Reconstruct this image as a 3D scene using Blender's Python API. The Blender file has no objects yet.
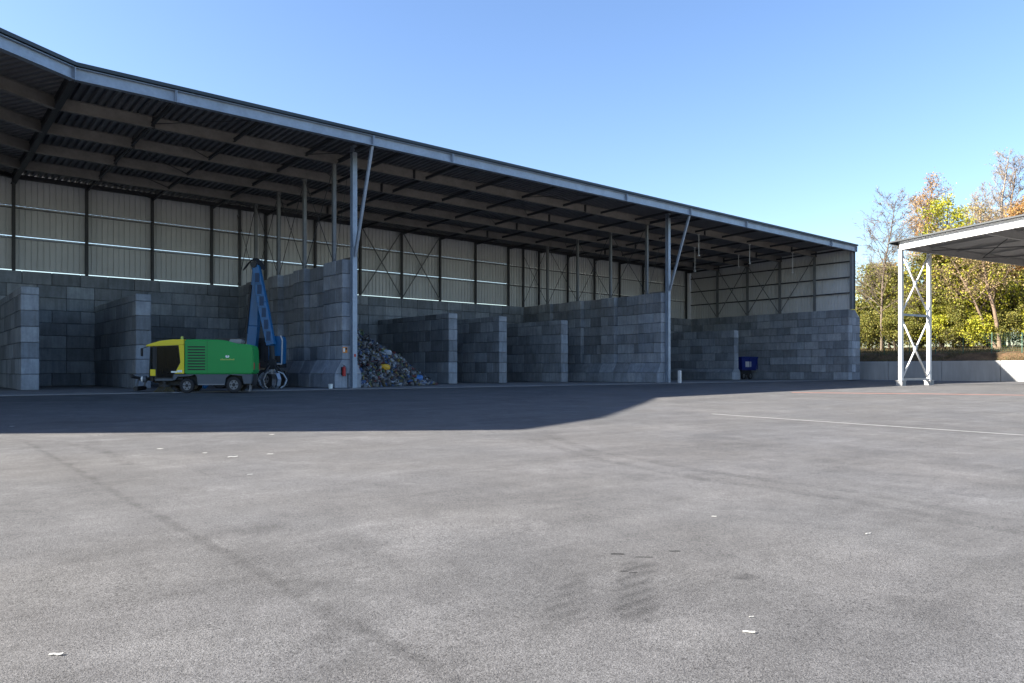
import bpy, bmesh, math, random
import numpy as np
from mathutils import Vector, Matrix
R = math.radians
rng = random.Random(7)
sc = bpy.context.scene
C = sc.collection
# World axes: X runs along the hall front (metres, 0 at the second front column), Y into the hall, Z up.

# ------------------------------------------------------------------ camera
cam = bpy.data.cameras.new('camera'); cam_o = bpy.data.objects.new('camera', cam); C.objects.link(cam_o)
cam.sensor_width = 36; cam.lens = 740/1024*36; cam.shift_y = 28.55/1024
cam.clip_start = 0.1; cam.clip_end = 4000
cam_o.location = (-19.795, -37.423, 1.015)
cam_o.rotation_euler = (R(90), 0, -R(39.95))
sc.camera = cam_o
# ------------------------------------------------------------------ sky and sun
SUN_TO = Vector((-22.0, 12.0, 13.8)).normalized()
EL = math.asin(SUN_TO.z); AZ = math.atan2(SUN_TO.x, SUN_TO.y)
w = bpy.data.worlds.new('World'); sc.world = w; w.use_nodes = True
nt = w.node_tree; bg = nt.nodes['Background']
sky = nt.nodes.new('ShaderNodeTexSky'); sky.sky_type = 'NISHITA'; sky.sun_disc = False
sky.sun_elevation = EL; sky.sun_rotation = AZ; sky.altitude = 100; sky.air_density = 1.2; sky.dust_density = 1.1; sky.ozone_density = 3.0
hs = nt.nodes.new('ShaderNodeHueSaturation'); hs.inputs['Saturation'].default_value = 1.1; hs.inputs['Hue'].default_value = .509
nt.links.new(sky.outputs[0], hs.inputs['Color']); nt.links.new(hs.outputs[0], bg.inputs[0]); bg.inputs[1].default_value = 0.057
sl = bpy.data.lights.new('sun', 'SUN'); sl.energy = 5.0; sl.angle = R(0.53); sl.color = (1, .92, .81)
so = bpy.data.objects.new('sun', sl); C.objects.link(so)
so.rotation_euler = SUN_TO.to_track_quat('Z', 'Y').to_euler(); so.location = (-60, 40, 60)
vs = sc.view_settings; vs.view_transform = 'Standard'; vs.look = 'None'; vs.exposure = 2.35; vs.gamma = 1; vs.use_curve_mapping = False
try:
    sc.cycles.max_bounces = 8; sc.cycles.diffuse_bounces = 5
except Exception: pass

# ------------------------------------------------------------------ node helpers
class NT:
    def __init__(s, name, rough=.8, metal=0., spec=.5):
        s.m = bpy.data.materials.new(name); s.m.use_nodes = True
        s.t = s.m.node_tree; s.b = s.t.nodes['Principled BSDF']
        s.b.inputs['Roughness'].default_value = rough; s.b.inputs['Metallic'].default_value = metal
        s.b.inputs['Specular IOR Level'].default_value = spec
        s._co = None
    def n(s, typ, **kw):
        q = s.t.nodes.new(typ)
        for k, v in kw.items(): setattr(q, k, v)
        return q
    def put(s, sock, v):
        if hasattr(v, 'default_value') and hasattr(v, 'is_linked'): s.t.links.new(v, sock)
        else: sock.default_value = v
    def co(s):
        if s._co is None: s._co = s.n('ShaderNodeTexCoord').outputs['Object']
        return s._co
    def geo_pos(s): return s.n('ShaderNodeNewGeometry').outputs['Position']
    def math(s, op, a, b=0., c=0., clamp=False):
        q = s.n('ShaderNodeMath', operation=op, use_clamp=clamp)
        s.put(q.inputs[0], a); s.put(q.inputs[1], b)
        if len(q.inputs) > 2: s.put(q.inputs[2], c)
        return q.outputs[0]
    def vmath(s, op, a, b=(0, 0, 0)):
        q = s.n('ShaderNodeVectorMath', operation=op); s.put(q.inputs[0], a)
        if op == 'SCALE': s.put(q.inputs['Scale'], b)
        else: s.put(q.inputs[1], b)
        return q.outputs['Value'] if op in ('LENGTH', 'DOT_PRODUCT', 'DISTANCE') else q.outputs[0]
    def noise(s, scale, detail=4, rough=.55, vec=None, dist=0.):
        q = s.n('ShaderNodeTexNoise'); s.put(q.inputs['Vector'], vec if vec is not None else s.co())
        q.inputs['Scale'].default_value = scale; q.inputs['Detail'].default_value = detail
        q.inputs['Roughness'].default_value = rough; q.inputs['Distortion'].default_value = dist
        return q.outputs['Fac']
    def vor(s, scale, feature='F1', out='Distance', vec=None):
        q = s.n('ShaderNodeTexVoronoi', feature=feature); s.put(q.inputs['Vector'], vec if vec is not None else s.co())
        q.inputs['Scale'].default_value = scale
        return q.outputs[out]
    def mrange(s, v, a, b, c=0., d=1., smooth=False):
        q = s.n('ShaderNodeMapRange', interpolation_type='SMOOTHSTEP' if smooth else 'LINEAR')
        for i, x in enumerate((v, a, b, c, d)): s.put(q.inputs[i], x)
        return q.outputs[0]
    def mix(s, fac, a, b, mode='MIX'):
        q = s.n('ShaderNodeMix', data_type='RGBA', blend_type=mode)
        s.put(q.inputs[0], fac); s.put(q.inputs[6], a if not isinstance(a, tuple) else a + (1,)*(4-len(a)))
        s.put(q.inputs[7], b if not isinstance(b, tuple) else b + (1,)*(4-len(b)))
        return q.outputs[2]
    def ramp(s, fac, stops):
        q = s.n('ShaderNodeValToRGB'); s.put(q.inputs[0], fac)
        e = q.color_ramp.elements
        while len(e) < len(stops): e.new(.5)
        for i, (p, c) in enumerate(stops): e[i].position = p; e[i].color = c + (1,)
        return q.outputs[0]
    def gray(s, v):
        q = s.n('ShaderNodeCombineColor')
        for i in range(3): s.put(q.inputs[i], v)
        return q.outputs[0]
    def bump(s, h, strength=.3, dist=.02, prev=None):
        q = s.n('ShaderNodeBump'); q.inputs['Strength'].default_value = strength; q.inputs['Distance'].default_value = dist
        s.put(q.inputs['Height'], h)
        if prev is not None: s.put(q.inputs['Normal'], prev)
        return q.outputs[0]
    def done(s, col, normal=None, rough=None):
        s.put(s.b.inputs['Base Color'], col if not isinstance(col, tuple) else col + (1,)*(4-len(col)))
        if normal is not None: s.put(s.b.inputs['Normal'], normal)
        if rough is not None: s.put(s.b.inputs['Roughness'], rough)
        return s.m

def simple(name, col, rough=.7, metal=0., var=.12, scale=3., bump=0., spec=.5):
    t = NT(name, rough, metal, spec)
    n = t.noise(scale, 5, .6)
    v = t.mrange(n, .25, .75, 1-var, 1+var)
    c = t.mix(1.0, col, t.gray(v), 'MULTIPLY')
    nm = t.bump(t.noise(scale*12, 3), bump, .01) if bump else None
    return t.done(c, nm)

# ------------------------------------------------------------------ materials
def asphalt():
    t = NT('asphalt', .9, 0, .25)
    P = t.co()
    big = t.noise(.10, 4, .55, P); mid = t.noise(.55, 9, .68, P, .6); sml = t.noise(2.6, 8, .7, P, .4)
    st = t.n('ShaderNodeMapping'); t.put(st.inputs[0], P); st.inputs['Rotation'].default_value = (0, 0, R(35)); st.inputs['Scale'].default_value = (.16, .9, 1)
    strk = t.noise(1.4, 9, .68, st.outputs[0], .5)
    st2 = t.n('ShaderNodeMapping'); t.put(st2.inputs[0], P); st2.inputs['Rotation'].default_value = (0, 0, R(-20)); st2.inputs['Scale'].default_value = (.12, 1.1, 1)
    strk2 = t.noise(1.2, 9, .68, st2.outputs[0], .6)
    v = t.mrange(big, .3, .7, .90, 1.10)
    v = t.math('MULTIPLY', v, t.mrange(mid, .32, .68, .82, 1.16))
    v = t.math('MULTIPLY', v, t.mrange(sml, .32, .68, .88, 1.11))
    v = t.math('MULTIPLY', v, t.mrange(strk, .3, .7, .89, 1.10))
    v = t.math('MULTIPLY', v, t.mrange(strk2, .3, .7, .90, 1.09))
    # stones in the binder
    vq = t.n('ShaderNodeTexVoronoi'); t.put(vq.inputs['Vector'], P); vq.inputs['Scale'].default_value = 150
    sep = t.n('ShaderNodeSeparateColor'); t.put(sep.inputs[0], vq.outputs['Color'])
    v = t.math('MULTIPLY', v, t.mrange(sep.outputs[0], 0, 1, .58, 1.42))
    pit = t.noise(85, 3, .6, P)
    v = t.math('MULTIPLY', v, t.mrange(pit, .32, .46, .38, 1.0))
    crev = t.math('MULTIPLY', t.mrange(t.noise(48, 2, .5, P), .30, .42, 1, 0), t.mrange(t.noise(1.7, 4, .6, P), .38, .6, .15, 1))
    v = t.math('MULTIPLY', v, t.math('SUBTRACT', 1, t.math('MULTIPLY', crev, .6)))
    dust = t.mrange(t.noise(.8, 10, .72, P, .8), .52, .66, 0, 1, True)
    v = t.math('MULTIPLY', v, t.math('ADD', 1, t.math('MULTIPLY', dust, .17)))
    worn = t.mrange(t.noise(.33, 10, .72, t.vmath('ADD', P, (31, 7, 0)), .9), .54, .68, 0, 1, True)
    v = t.math('MULTIPLY', v, t.math('SUBTRACT', 1, t.math('MULTIPLY', worn, .16)))
    gr = t.noise(26, 3, .6, P)
    v = t.math('MULTIPLY', v, t.mrange(gr, .3, .7, .88, 1.12))
    warp = t.vmath('ADD', P, t.vmath('SCALE', t.vmath('SUBTRACT', t.n_color_noise(2.6, P), (.5, .5, .5)), .16))
    sx = t.n('ShaderNodeSeparateXYZ'); t.put(sx.inputs[0], warp)
    flat = t.n('ShaderNodeCombineXYZ'); t.put(flat.inputs[0], sx.outputs[0]); t.put(flat.inputs[1], sx.outputs[1])
    F = flat.outputs[0]
    def seg(a, b, wd, soft):
        A = (a[0], a[1], 0); AB = (b[0]-a[0], b[1]-a[1], 0); L2 = AB[0]**2+AB[1]**2
        pa = t.vmath('SUBTRACT', F, A)
        tt = t.math('DIVIDE', t.vmath('DOT_PRODUCT', pa, AB), L2, clamp=True)
        q = t.n('ShaderNodeVectorMath', operation='SCALE'); q.inputs[0].default_value = AB; t.put(q.inputs['Scale'], tt)
        d = t.vmath('DISTANCE', pa, q.outputs[0])
        return t.mrange(d, wd, wd+soft, 1, 0, True)
    def dark(v, m, amt, nz=None):
        if nz is not None: m = t.math('MULTIPLY', m, nz)
        return t.math('MULTIPLY', v, t.math('SUBTRACT', 1, t.math('MULTIPLY', m, amt)))
    brk = t.mrange(t.noise(5, 4, .7, P), .32, .62)
    brk2 = t.mrange(t.noise(1.1, 4, .7, P), .35, .6)
    # paving joint running straight in from the hall
    v = dark(v, seg((-17.75, -20), (-17.62, -40), .015, .075), .30, brk)
    v = dark(v, seg((-17.75, -20), (-17.62, -40), .1, .5), .10, brk2)
    v = dark(v, seg((-3.2, -14), (-3.2, -45), .02, .12), .15, brk)
    # tyre marks
    for pl in ([(-18.6, -18.4), (-17.24, -20.39), (-16.84, -22.81), (-16.98, -24.73)],
               [(-8.4, -25.0), (-9.79, -27.75), (-10.44, -30.68), (-10.49, -32.98), (-10.98, -34.8)],
               [(-9.3, -25.6), (-10.57, -28.51), (-11.13, -31.17), (-11.11, -33.04), (-11.53, -34.95)]):
        for a, b in zip(pl, pl[1:]): v = dark(v, seg(a, b, .07, .10), .20, brk)
    tread = t.n('ShaderNodeTexWave', wave_type='BANDS', bands_direction='Y'); t.put(tread.inputs['Vector'], P); tread.inputs['Scale'].default_value = 2.2; tread.inputs['Distortion'].default_value = 1.5
    v = dark(v, seg((-15.3, -33.6), (-16.2, -34.35), .09, .10), .36, t.mrange(tread.outputs['Fac'], 0, 1, .35, 1))
    v = dark(v, seg((-15.9, -33.5), (-16.6, -34.1), .06, .1), .24, t.mrange(tread.outputs['Fac'], 0, 1, .3, 1))
    for (x, y, r, a) in [(-14.05, -33.95, .22, .25), (-14.9, -34.33, .06, .4), (-14.6, -35.44, .25, .25), (-11.5, -35.2, .3, .2), (-13.2, -34.6, .35, .17),
                         (-12.2, -33.1, .5, .16), (-17.1, -30.4, .35, .2), (-14.6, -29.4, .8, .13), (-9.5, -25.2, 1.0, .14), (-6.5, -29, 1.2, .14), (-20.5, -27, 1.2, .13)]:
        v = dark(v, seg((x-.05, y), (x+.05, y+.02), r*.25, r), a, brk2)
    for (x, y, r, a) in [(-15.36, -27.1, .5, .35), (-17.07, -32.14, .4, .2), (-18.7, -31.8, .5, .12), (-16.25, -34.6, .3, .16), (-12, -29, 1.3, .16), (-4, -25, 1.6, .14), (-15.5, -30.5, .8, .14), (4, -24, 2.5, .12)]:
        m = t.math('MULTIPLY', seg((x-.1, y), (x+.1, y), r*.2, r), brk2)
        v = t.math('MULTIPLY', v, t.math('ADD', 1, t.math('MULTIPLY', m, a)))
    # dark oil drips
    for (x, y, r) in [(-15.14, -33.26, .035), (-15.06, -33.42, .02), (-14.71, -33.49, .028), (-15.5, -33.62, .02), (-15.02, -33.47, .02), (-15.47, -33.7, .018), (-14.3, -33.55, .015)]:
        v = dark(v, seg((x-.77*r, y+.64*r), (x+.77*r, y-.64*r), r*.5, r*.5), .72)
    hue = t.noise(.3, 3, .5, P)
    col = t.mix(t.mrange(hue, .35, .65), (.096, .095, .095), (.090, .091, .094))
    col = t.mix(1.0, col, t.gray(v), 'MULTIPLY')
    nm = t.bump(vq.outputs['Distance'], .35, .006)
    nm = t.bump(pit, .5, .012, nm)
    return t.done(col, nm)
def _ncn(s, scale, vec):
    q = s.n('ShaderNodeTexNoise'); s.put(q.inputs['Vector'], vec); q.inputs['Scale'].default_value = scale; q.inputs['Detail'].default_value = 3
    return q.outputs['Color']
NT.n_color_noise = _ncn

def concrete_block():
    t = NT('block_concrete', .9, 0, .3)
    oi = t.n('ShaderNodeObjectInfo')
    P = t.co()
    off = t.n('ShaderNodeVectorMath', operation='ADD'); t.put(off.inputs[0], P)
    t.put(off.inputs[1], t.vmath('SCALE', oi.outputs['Location'], 1.37))
    V = off.outputs[0]
    r = oi.outputs['Random']
    v = t.mrange(r, 0, 1, .66, 1.22)
    v = t.math('MULTIPLY', v, t.mrange(t.noise(.9, 4, .6, V), .3, .7, .82, 1.14))
    v = t.math('MULTIPLY', v, t.mrange(t.noise(7, 4, .65, V), .3, .7, .9, 1.08))
    mp = t.n('ShaderNodeMapping'); t.put(mp.inputs[0], V); mp.inputs['Scale'].default_value = (3, 3, .35)
    v = t.math('MULTIPLY', v, t.mrange(t.noise(1.6, 4, .6, mp.outputs[0]), .35, .62, .8, 1.04))
    v = t.math('MULTIPLY', v, t.mrange(t.vor(45, vec=V), 0, .25, .8, 1.0))
    r2 = t.math('FRACT', t.math('MULTIPLY', r, 17.3))
    c = t.mix(r2, (.305, .33, .37), (.26, .295, .345))
    c = t.mix(1.0, c, t.gray(v), 'MULTIPLY')
    return t.done(c, t.bump(t.noise(30, 4, .7, V), .35, .01))

M = {}
M['asphalt'] = asphalt()
M['block'] = concrete_block()
M['slab'] = simple('hall_slab', (.17, .17, .175), .85, var=.25, scale=.7, bump=.2)
def cast():
    t = NT('cast_concrete', .85)
    mp = t.n('ShaderNodeMapping'); t.put(mp.inputs[0], t.co()); mp.inputs['Scale'].default_value = (2.5, 2.5, .3)
    v = t.mrange(t.noise(1.2, 5, .6, mp.outputs[0]), .3, .7, .86, 1.06)
    v = t.math('MULTIPLY', v, t.mrange(t.noise(.4, 4), .3, .7, .9, 1.08))
    return t.done(t.mix(1., (.29, .295, .30), t.gray(v), 'MULTIPLY'), t.bump(t.noise(25, 3), .2, .01))
M['cast'] = cast()
def galv(name, col, var=.18, rough=.5, metal=.35):
    t = NT(name, rough, metal)
    v = t.mrange(t.noise(.9, 5, .65), .3, .7, 1-var, 1+var)
    v = t.math('MULTIPLY', v, t.mrange(t.vor(6, out='Distance'), 0, .8, .92, 1.05))
    return t.done(t.mix(1., col, t.gray(v), 'MULTIPLY'))
M['galv'] = galv('galvanised_steel', (.27, .325, .40))
M['galv_dull'] = galv('dull_galvanised_steel', (.17, .18, .19), metal=.15, rough=.65)
M['galv_beam'] = galv('roof_beam_steel', (.24, .225, .21), metal=.1, rough=.7)
M['steel_dark'] = galv('dark_steel', (.05, .053, .06), metal=.2, rough=.6)
M['white_steel'] = galv('pale_galvanised_steel', (.60, .61, .62), .06, .5, .1)
M['deck'] = galv('roof_deck_sheet', (.19, .195, .21), .15, .6, .2)
M['deck_pale'] = galv('pale_roof_deck_sheet', (.46, .45, .44), .1, .6, .0)
M['galv_pale'] = galv('canopy_steel', (.36, .36, .36), .1, .6, 0.)
M['flash_dark'] = simple('near_black_flashing', (.014, .02, .026), .6, 0, .1, 1.)
M['flash'] = simple('dark_blue_grey_flashing', (.028, .045, .06), .6, .0, .1, 1.)
M['roof_top'] = simple('dark_grey_roof_sheet', (.05, .06, .07), .6, 0, .1, 1.)
M['clad'] = simple('cream_white_cladding', (.56, .575, .585), .55, 0, .10, .6)
M['white_paint'] = simple('white_road_paint', (.30, .30, .29), .8, 0, .3, 6)
M['red_paint'] = simple('faded_red_road_paint', (.21, .10, .075), .85, 0, .3, 4)

# ------------------------------------------------------------------ mesh helpers
class MB:
    def __init__(s): s.v = []; s.f = []; s.mi = []
    def add(s, vs, fs, mi=0):
        o = len(s.v); s.v += [tuple(p) for p in vs]; s.f += [tuple(i+o for i in q) for q in fs]; s.mi += [mi]*len(fs); return s
    def box(s, x0, x1, y0, y1, z0, z1, mi=0):
        return s.add([(x, y, z) for z in (z0, z1) for y in (y0, y1) for x in (x0, x1)],
                     [(0, 2, 3, 1), (4, 5, 7, 6), (0, 1, 5, 4), (1, 3, 7, 5), (3, 2, 6, 7), (2, 0, 4, 6)], mi)
    def bar(s, p, q, wd, ht, up=(0, 0, 1), mi=0):
        p, q = Vector(p), Vector(q); d = (q-p).normalized(); up = Vector(up)
        if abs(d.dot(up)) > .98: up = Vector((0, 1, 0))
        x = d.cross(up).normalized(); y = x.cross(d).normalized()
        vs = [b+x*a*wd/2+y*c*ht/2 for b in (p, q) for a, c in ((-1, -1), (1, -1), (1, 1), (-1, 1))]
        return s.add(vs, [(3, 2, 1, 0), (4, 5, 6, 7), (0, 1, 5, 4), (1, 2, 6, 5), (2, 3, 7, 6), (3, 0, 4, 7)], mi)
    def ibeam(s, p, q, h, b, up=(0, 0, 1), tw=.02, tf=.025, mi=0):
        p, q = Vector(p), Vector(q); d = (q-p).normalized(); up = Vector(up)
        if abs(d.dot(up)) > .98: up = Vector((0, 1, 0))
        x = d.cross(up).normalized(); y = x.cross(d).normalized()
        prof = [(-b/2, -h/2), (b/2, -h/2), (b/2, -h/2+tf), (tw/2, -h/2+tf), (tw/2, h/2-tf), (b/2, h/2-tf), (b/2, h/2), (-b/2, h/2), (-b/2, h/2-tf), (-tw/2, h/2-tf), (-tw/2, -h/2+tf), (-b/2, -h/2+tf)]
        n = len(prof); vs = [e+x*a+y*c for e in (p, q) for a, c in prof]
        fs = [(i, (i+1) % n, n+(i+1) % n, n+i) for i in range(n)]
        for o in (0, n):
            caps = [(0, 1, 2, 11), (11, 2, 3, 10), (10, 3, 4, 9), (9, 4, 5, 8), (8, 5, 6, 7)]
            fs += [tuple(o+i for i in (c if o else c[::-1])) for c in caps]
        return s.add(vs, fs, mi)
    def tube(s, p, q, r0, r1=None, n=8, cap=True, mi=0):
        r1 = r0 if r1 is None else r1
        p, q = Vector(p), Vector(q); d = (q-p).normalized(); up = Vector((0, 0, 1)) if abs(d.z) < .95 else Vector((0, 1, 0))
        x = d.cross(up).normalized(); y = d.cross(x).normalized()
        vs = [e+x*math.cos(a)*r+y*math.sin(a)*r for e, r in ((p, r0), (q, r1)) for a in [2*math.pi*i/n for i in range(n)]]
        fs = [(i, n+i, n+(i+1) % n, (i+1) % n) for i in range(n)]
        if cap: fs += [tuple(range(n)), tuple(range(2*n-1, n-1, -1))]
        return s.add(vs, fs, mi)
    def path(s, pts, r, n=6, mi=0):
        for a, b in zip(pts, pts[1:]): s.tube(a, b, r, r, n, True, mi)
        return s
    def prism(s, prof, y0, y1, mi=0, axes='xz'):
        """profile (a,b) extruded along the remaining axis"""
        n = len(prof)
        def P(a, b, c): return {'xz': (a, c, b), 'xy': (a, b, c), 'yz': (c, a, b)}[axes]
        vs = [P(a, b, y0) for a, b in prof]+[P(a, b, y1) for a, b in prof]
        fs = [(i, (i+1) % n, n+(i+1) % n, n+i) for i in range(n)]+[tuple(range(n-1, -1, -1)), tuple(range(n, 2*n))]
        return s.add(vs, fs, mi)
    def mesh(s, name, mats, smooth=False):
        me = bpy.data.meshes.new(name); me.from_pydata(s.v, [], s.f)
        for m in (mats if isinstance(mats, (list, tuple)) else [mats]): me.materials.append(m)
        if any(s.mi): me.polygons.foreach_set('material_index', s.mi)
        bm = bmesh.new(); bm.from_mesh(me); bmesh.ops.recalc_face_normals(bm, faces=bm.faces); bm.to_mesh(me); bm.free()
        if smooth: me.polygons.foreach_set('use_smooth', [True]*len(me.polygons))
        me.update(); return me
    def obj(s, name, mats, parent=None, smooth=False, bevel=0., seg=2):
        me = s.mesh(name, mats, smooth)
        if bevel:
            bm = bmesh.new(); bm.from_mesh(me)
            bmesh.ops.bevel(bm, geom=list(bm.edges), offset=bevel, segments=seg, affect='EDGES', clamp_overlap=True)
            bm.to_mesh(me); bm.free()
        return link(name, me, parent)
def link(name, me, parent=None, loc=None):
    o = bpy.data.objects.new(name, me); C.objects.link(o)
    if parent: o.parent = parent
    if loc is not None: o.location = loc
    return o
def tag(o, label, cat, group=None, kind=None):
    if label: o['label'] = label
    if cat: o['category'] = cat
    if group: o['group'] = group
    if kind: o['kind'] = kind
    return o
def thing(name, loc, label, cat, group=None, rz=0.):
    o = bpy.data.objects.new(name, None); C.objects.link(o); o.location = loc; o.rotation_euler = (0, 0, rz); o.empty_display_size = .3
    return tag(o, label, cat, group)
def struct(o): o['kind'] = 'structure'; return o

# ------------------------------------------------------------------ ground
def gz(x, y):
    k = .03+(.004-.03)*min(1, max(0, (x-5)/40)); d = max(0., -y-1.)
    return -k*20*(1-math.exp(-d/20)) - .02*min(1., max(0., (d)/.5))
def grid_mesh(xs, ys, zf):
    m = MB(); m.v = [(x, y, zf(x, y)) for y in ys for x in xs]; n = len(xs)
    m.f = [(j*n+i, j*n+i+1, (j+1)*n+i+1, (j+1)*n+i) for j in range(len(ys)-1) for i in range(n-1)]; m.mi = [0]*len(m.f)
    return m
def spaced(a, b, step): k = max(1, int(round((b-a)/step))); return [a+(b-a)*i/k for i in range(k)]
xs = [-1500, -700, -300, -120, -80]+spaced(-60, 61.2, 1.5)+[61.2, 62, 90, 150, 400, 900, 1500]
ys = [-1500, -700, -300, -120, -80]+spaced(-60, -1.5, 1.2)+[-1.5, -1., 10, 18, 30, 60, 120, 400, 900, 1500]
g = grid_mesh(xs, ys, lambda x, y: gz(x, y)-.02).obj('asphalt_yard', M['asphalt'], smooth=True); struct(g)
s_ = MB(); s_.box(-52, 57.0, -1.25, 19.2, -.3, 0.0)
o = s_.obj('hall_floor_slab', M['slab'], bevel=.01, seg=1); struct(o)

def strip(name, pts, wd, m):
    mb = MB(); pts2 = []
    for a, b in zip(pts, pts[1:]):
        L = math.dist(a, b); n = max(1, int(L/1.0))
        pts2 += [(a[0]+(b[0]-a[0])*i/n, a[1]+(b[1]-a[1])*i/n) for i in range(n)]
    pts2.append(pts[-1]); vs = []
    for i, p in enumerate(pts2):
        a = pts2[max(0, i-1)]; b = pts2[min(len(pts2)-1, i+1)]; d = Vector((b[0]-a[0], b[1]-a[1])).normalized()
        for s in (-1, 1):
            x, y = p[0]-d.y*s*wd/2, p[1]+d.x*s*wd/2; vs.append((x, y, gz(x, y)-.02+.006))
    mb.add(vs, [(2*i, 2*i+1, 2*i+3, 2*i+2) for i in range(len(pts2)-1)])
    return mb.obj(name, m)
struct(strip('white_line_marking', [(1.0, -22.9), (.5, -31.9), (.3, -45)], .10, M['white_paint']))
struct(strip('red_line_marking', [(19.2, -15.5), (20.7, -17.8), (23.1, -21.3), (24.8, -25.2), (27, -32)], .7, M['red_paint']))

# ------------------------------------------------------------------ concrete block walls
BC = {}
def block_mesh(L, T, H):
    k = (round(L, 2), round(T, 2), round(H, 2))
    if k not in BC:
        bm = bmesh.new(); bmesh.ops.create_cube(bm, size=1)
        g_ = .016
        bmesh.ops.scale(bm, verts=bm.verts, vec=(L-g_, T-g_, H-g_))
        bmesh.ops.bevel(bm, geom=list(bm.edges), offset=.03, segments=1, affect='EDGES')
        me = bpy.data.meshes.new('block'); bm.to_mesh(me); bm.free(); me.materials.append(M['block']); BC[k] = me
    return BC[k]
def put_block(parent, axis, a0, a1, t0, t1, z0, z1):
    """axis 'x' or 'y' = direction the wall runs; t = the crosswise range"""
    me = block_mesh(a1-a0, t1-t0, z1-z0)
    ca, ct = (a0+a1)/2, (t0+t1)/2; j = rng.uniform(-.008, .008)
    loc = (ca, ct+j, (z0+z1)/2) if axis == 'x' else (ct+j, ca, (z0+z1)/2)
    pl = parent.location
    o = link('block', me, parent, (loc[0]-pl.x, loc[1]-pl.y, loc[2]-pl.z))
    o.rotation_euler = (0, 0, (0 if axis == 'x' else math.pi/2) + (math.pi if rng.random() < .5 else 0))
    return o
def course(parent, axis, a0, a1, t0, t1, z0, z1, shift, half=.05):
    a = a0
    first = True
    while a < a1-.05:
        L = 1.6
        if first and shift: L = .8
        elif rng.random() < half: L = .8
        first = False
        b = min(a+L, a1)
        if a1-b < .35: b = a1
        put_block(parent, axis, a, b, t0, t1, z0, z1); a = b
M['core'] = simple('dark_joint_backing', (.10, .10, .10), .95, 0, .2, 3)  # added core inside each wall: stops light through the joints, keeps them dark
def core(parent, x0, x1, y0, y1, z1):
    pl = parent.location; m = MB(); m.box(x0-pl.x, x1-pl.x, y0-pl.y, y1-pl.y, .05-pl.z, z1-pl.z); return m.obj('joint_backing', M['core'], parent)
def slope_base(parent, axis, a0, a1, lo, hi, z0, z1):
    """course with sloping cheeks: crosswise lo=(l0,l1) at the bottom, hi at the top"""
    a = a0; pl = parent.location
    while a < a1-.05:
        b = min(a+1.6, a1)
        if a1-b < .4: b = a1
        m = MB(); g_ = .008
        prof = [(lo[0], z0+g_), (lo[1], z0+g_), (hi[1], z1-g_), (hi[0], z1-g_)]
        m.prism(prof, a+g_, b-g_, axes='yz' if axis == 'x' else 'xz')
        m.v = [(x-(a+b)/2*(axis == 'x')-pl.x*(axis != 'x'), y-(a+b)/2*(axis == 'y')-pl.y*(axis != 'y'), z-pl.z) for x, y, z in m.v]
        # keep the piece at its own place along the wall
        o = m.obj('block', M['block'], parent, bevel=.02, seg=1)
        o.location = ((a+b)/2-pl.x, 0, 0) if axis == 'x' else (0, (a+b)/2-pl.y, 0)
        a = b
H = .8
YB = 17.47
def back_wall(x0, x1, label):
    t = thing('block_wall', (x0, YB, 0), label, 'block wall', 'concrete block walls of the hall')
    for c in range(9): course(t, 'x', x0, x1, YB, YB+.8, c*H, (c+1)*H, c % 2)
    core(t, x0+.1, x1-.1, YB+.1, YB+.7, 9*H-.1)
back_wall(-24.0, .2, 'tall rear block wall of the left bay behind the street sweeper')
back_wall(.205, 28.05, 'rear block wall of the middle bay behind the waste heap')
back_wall(28.055, 54.58, 'rear block wall of the right bay next to the hall end')
def pier_wall(x, label):
    t = thing('block_wall', (x, 0, 0), label, 'block wall', 'concrete block walls of the hall')
    Y0 = .2
    course(t, 'y', Y0, YB-.02, x-1.05, x-.25, 0, H, 0, .1); course(t, 'y', Y0, YB-.02, x-.2, x+.6, 0, H, 1, .1)
    slope_base(t, 'y', Y0, YB-.02, (x-1.05, x+.6), (x-.62, x+.25), H, 2*H)
    segs = [(Y0, 2.6, 1), (2.6, 5.2, 0), (5.2, 6.8, 1), (6.8, 9.2, 0), (9.2, 10.8, 1), (10.8, 13.2, 0), (13.2, 14.8, 1), (14.8, YB-.02, 0)]
    for c in range(2, 9):
        for a, b, p in segs:
            lo = x-.6 if p else x-.22
            course(t, 'y', a, b, lo, lo+.8, c*H, (c+1)*H, (c+p) % 2, .1)
    core(t, x-.12, x+.1, Y0+.1, YB-.12, 9*H-.1)
    return t
pier_wall(0., 'tall buttressed block wall between sweeper and waste heap carrying the red extinguisher')
X2 = 27.85
pier_wall(X2, 'tall buttressed block wall right of the four low bay dividers, second steel column at its end')
def low_wall(x, y0, label, flare=False):
    t = thing('block_wall', (x, y0, 0), label, 'block wall', 'low block dividers between bays')
    k = 0
    if flare:
        course(t, 'y', y0, YB-.02, x-.35, x+1.15, 0, H, 0, .1)
        slope_base(t, 'y', y0, YB-.02, (x-.35, x+1.15), (x, x+.8), H, 1.5*H); k = 1.5
    z = k*H; i = 0
    while z < 5.2-.1:
        z1 = z+H if z+H < 5.25 else 5.2
        course(t, 'y', y0, YB-.02, x, x+.8, z, z1, i % 2, .12); z = z1; i += 1
    core(t, x+.1, x+.7, y0+.1, YB-.12, 5.1)
    return t
low_wall(-14.9, 6.5, 'low block divider at the far left of the hall')
low_wall(-9.6, 6.75, 'low block divider right behind the cab of the sweeper')
low_wall(11.45, 7.1, 'low block divider just right of the waste heap')
low_wall(16.2, 7.1, 'low block divider in the middle of the three pale-ended dividers')
low_wall(22.95, 7.2, 'low block divider closest to the second tall buttressed wall')
low_wall(47.6, 6.9, 'low block divider with flared foot beside the blue container', True)
t = thing('block_wall', (54.6, -1.8, 0), 'long block wall closing the right end of the hall', 'block wall', 'concrete block walls of the hall')
for c in range(9): course(t, 'y', -1.8, 18.27, 54.6, 55.4, c*H, (c+1)*H, c % 2)
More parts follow.
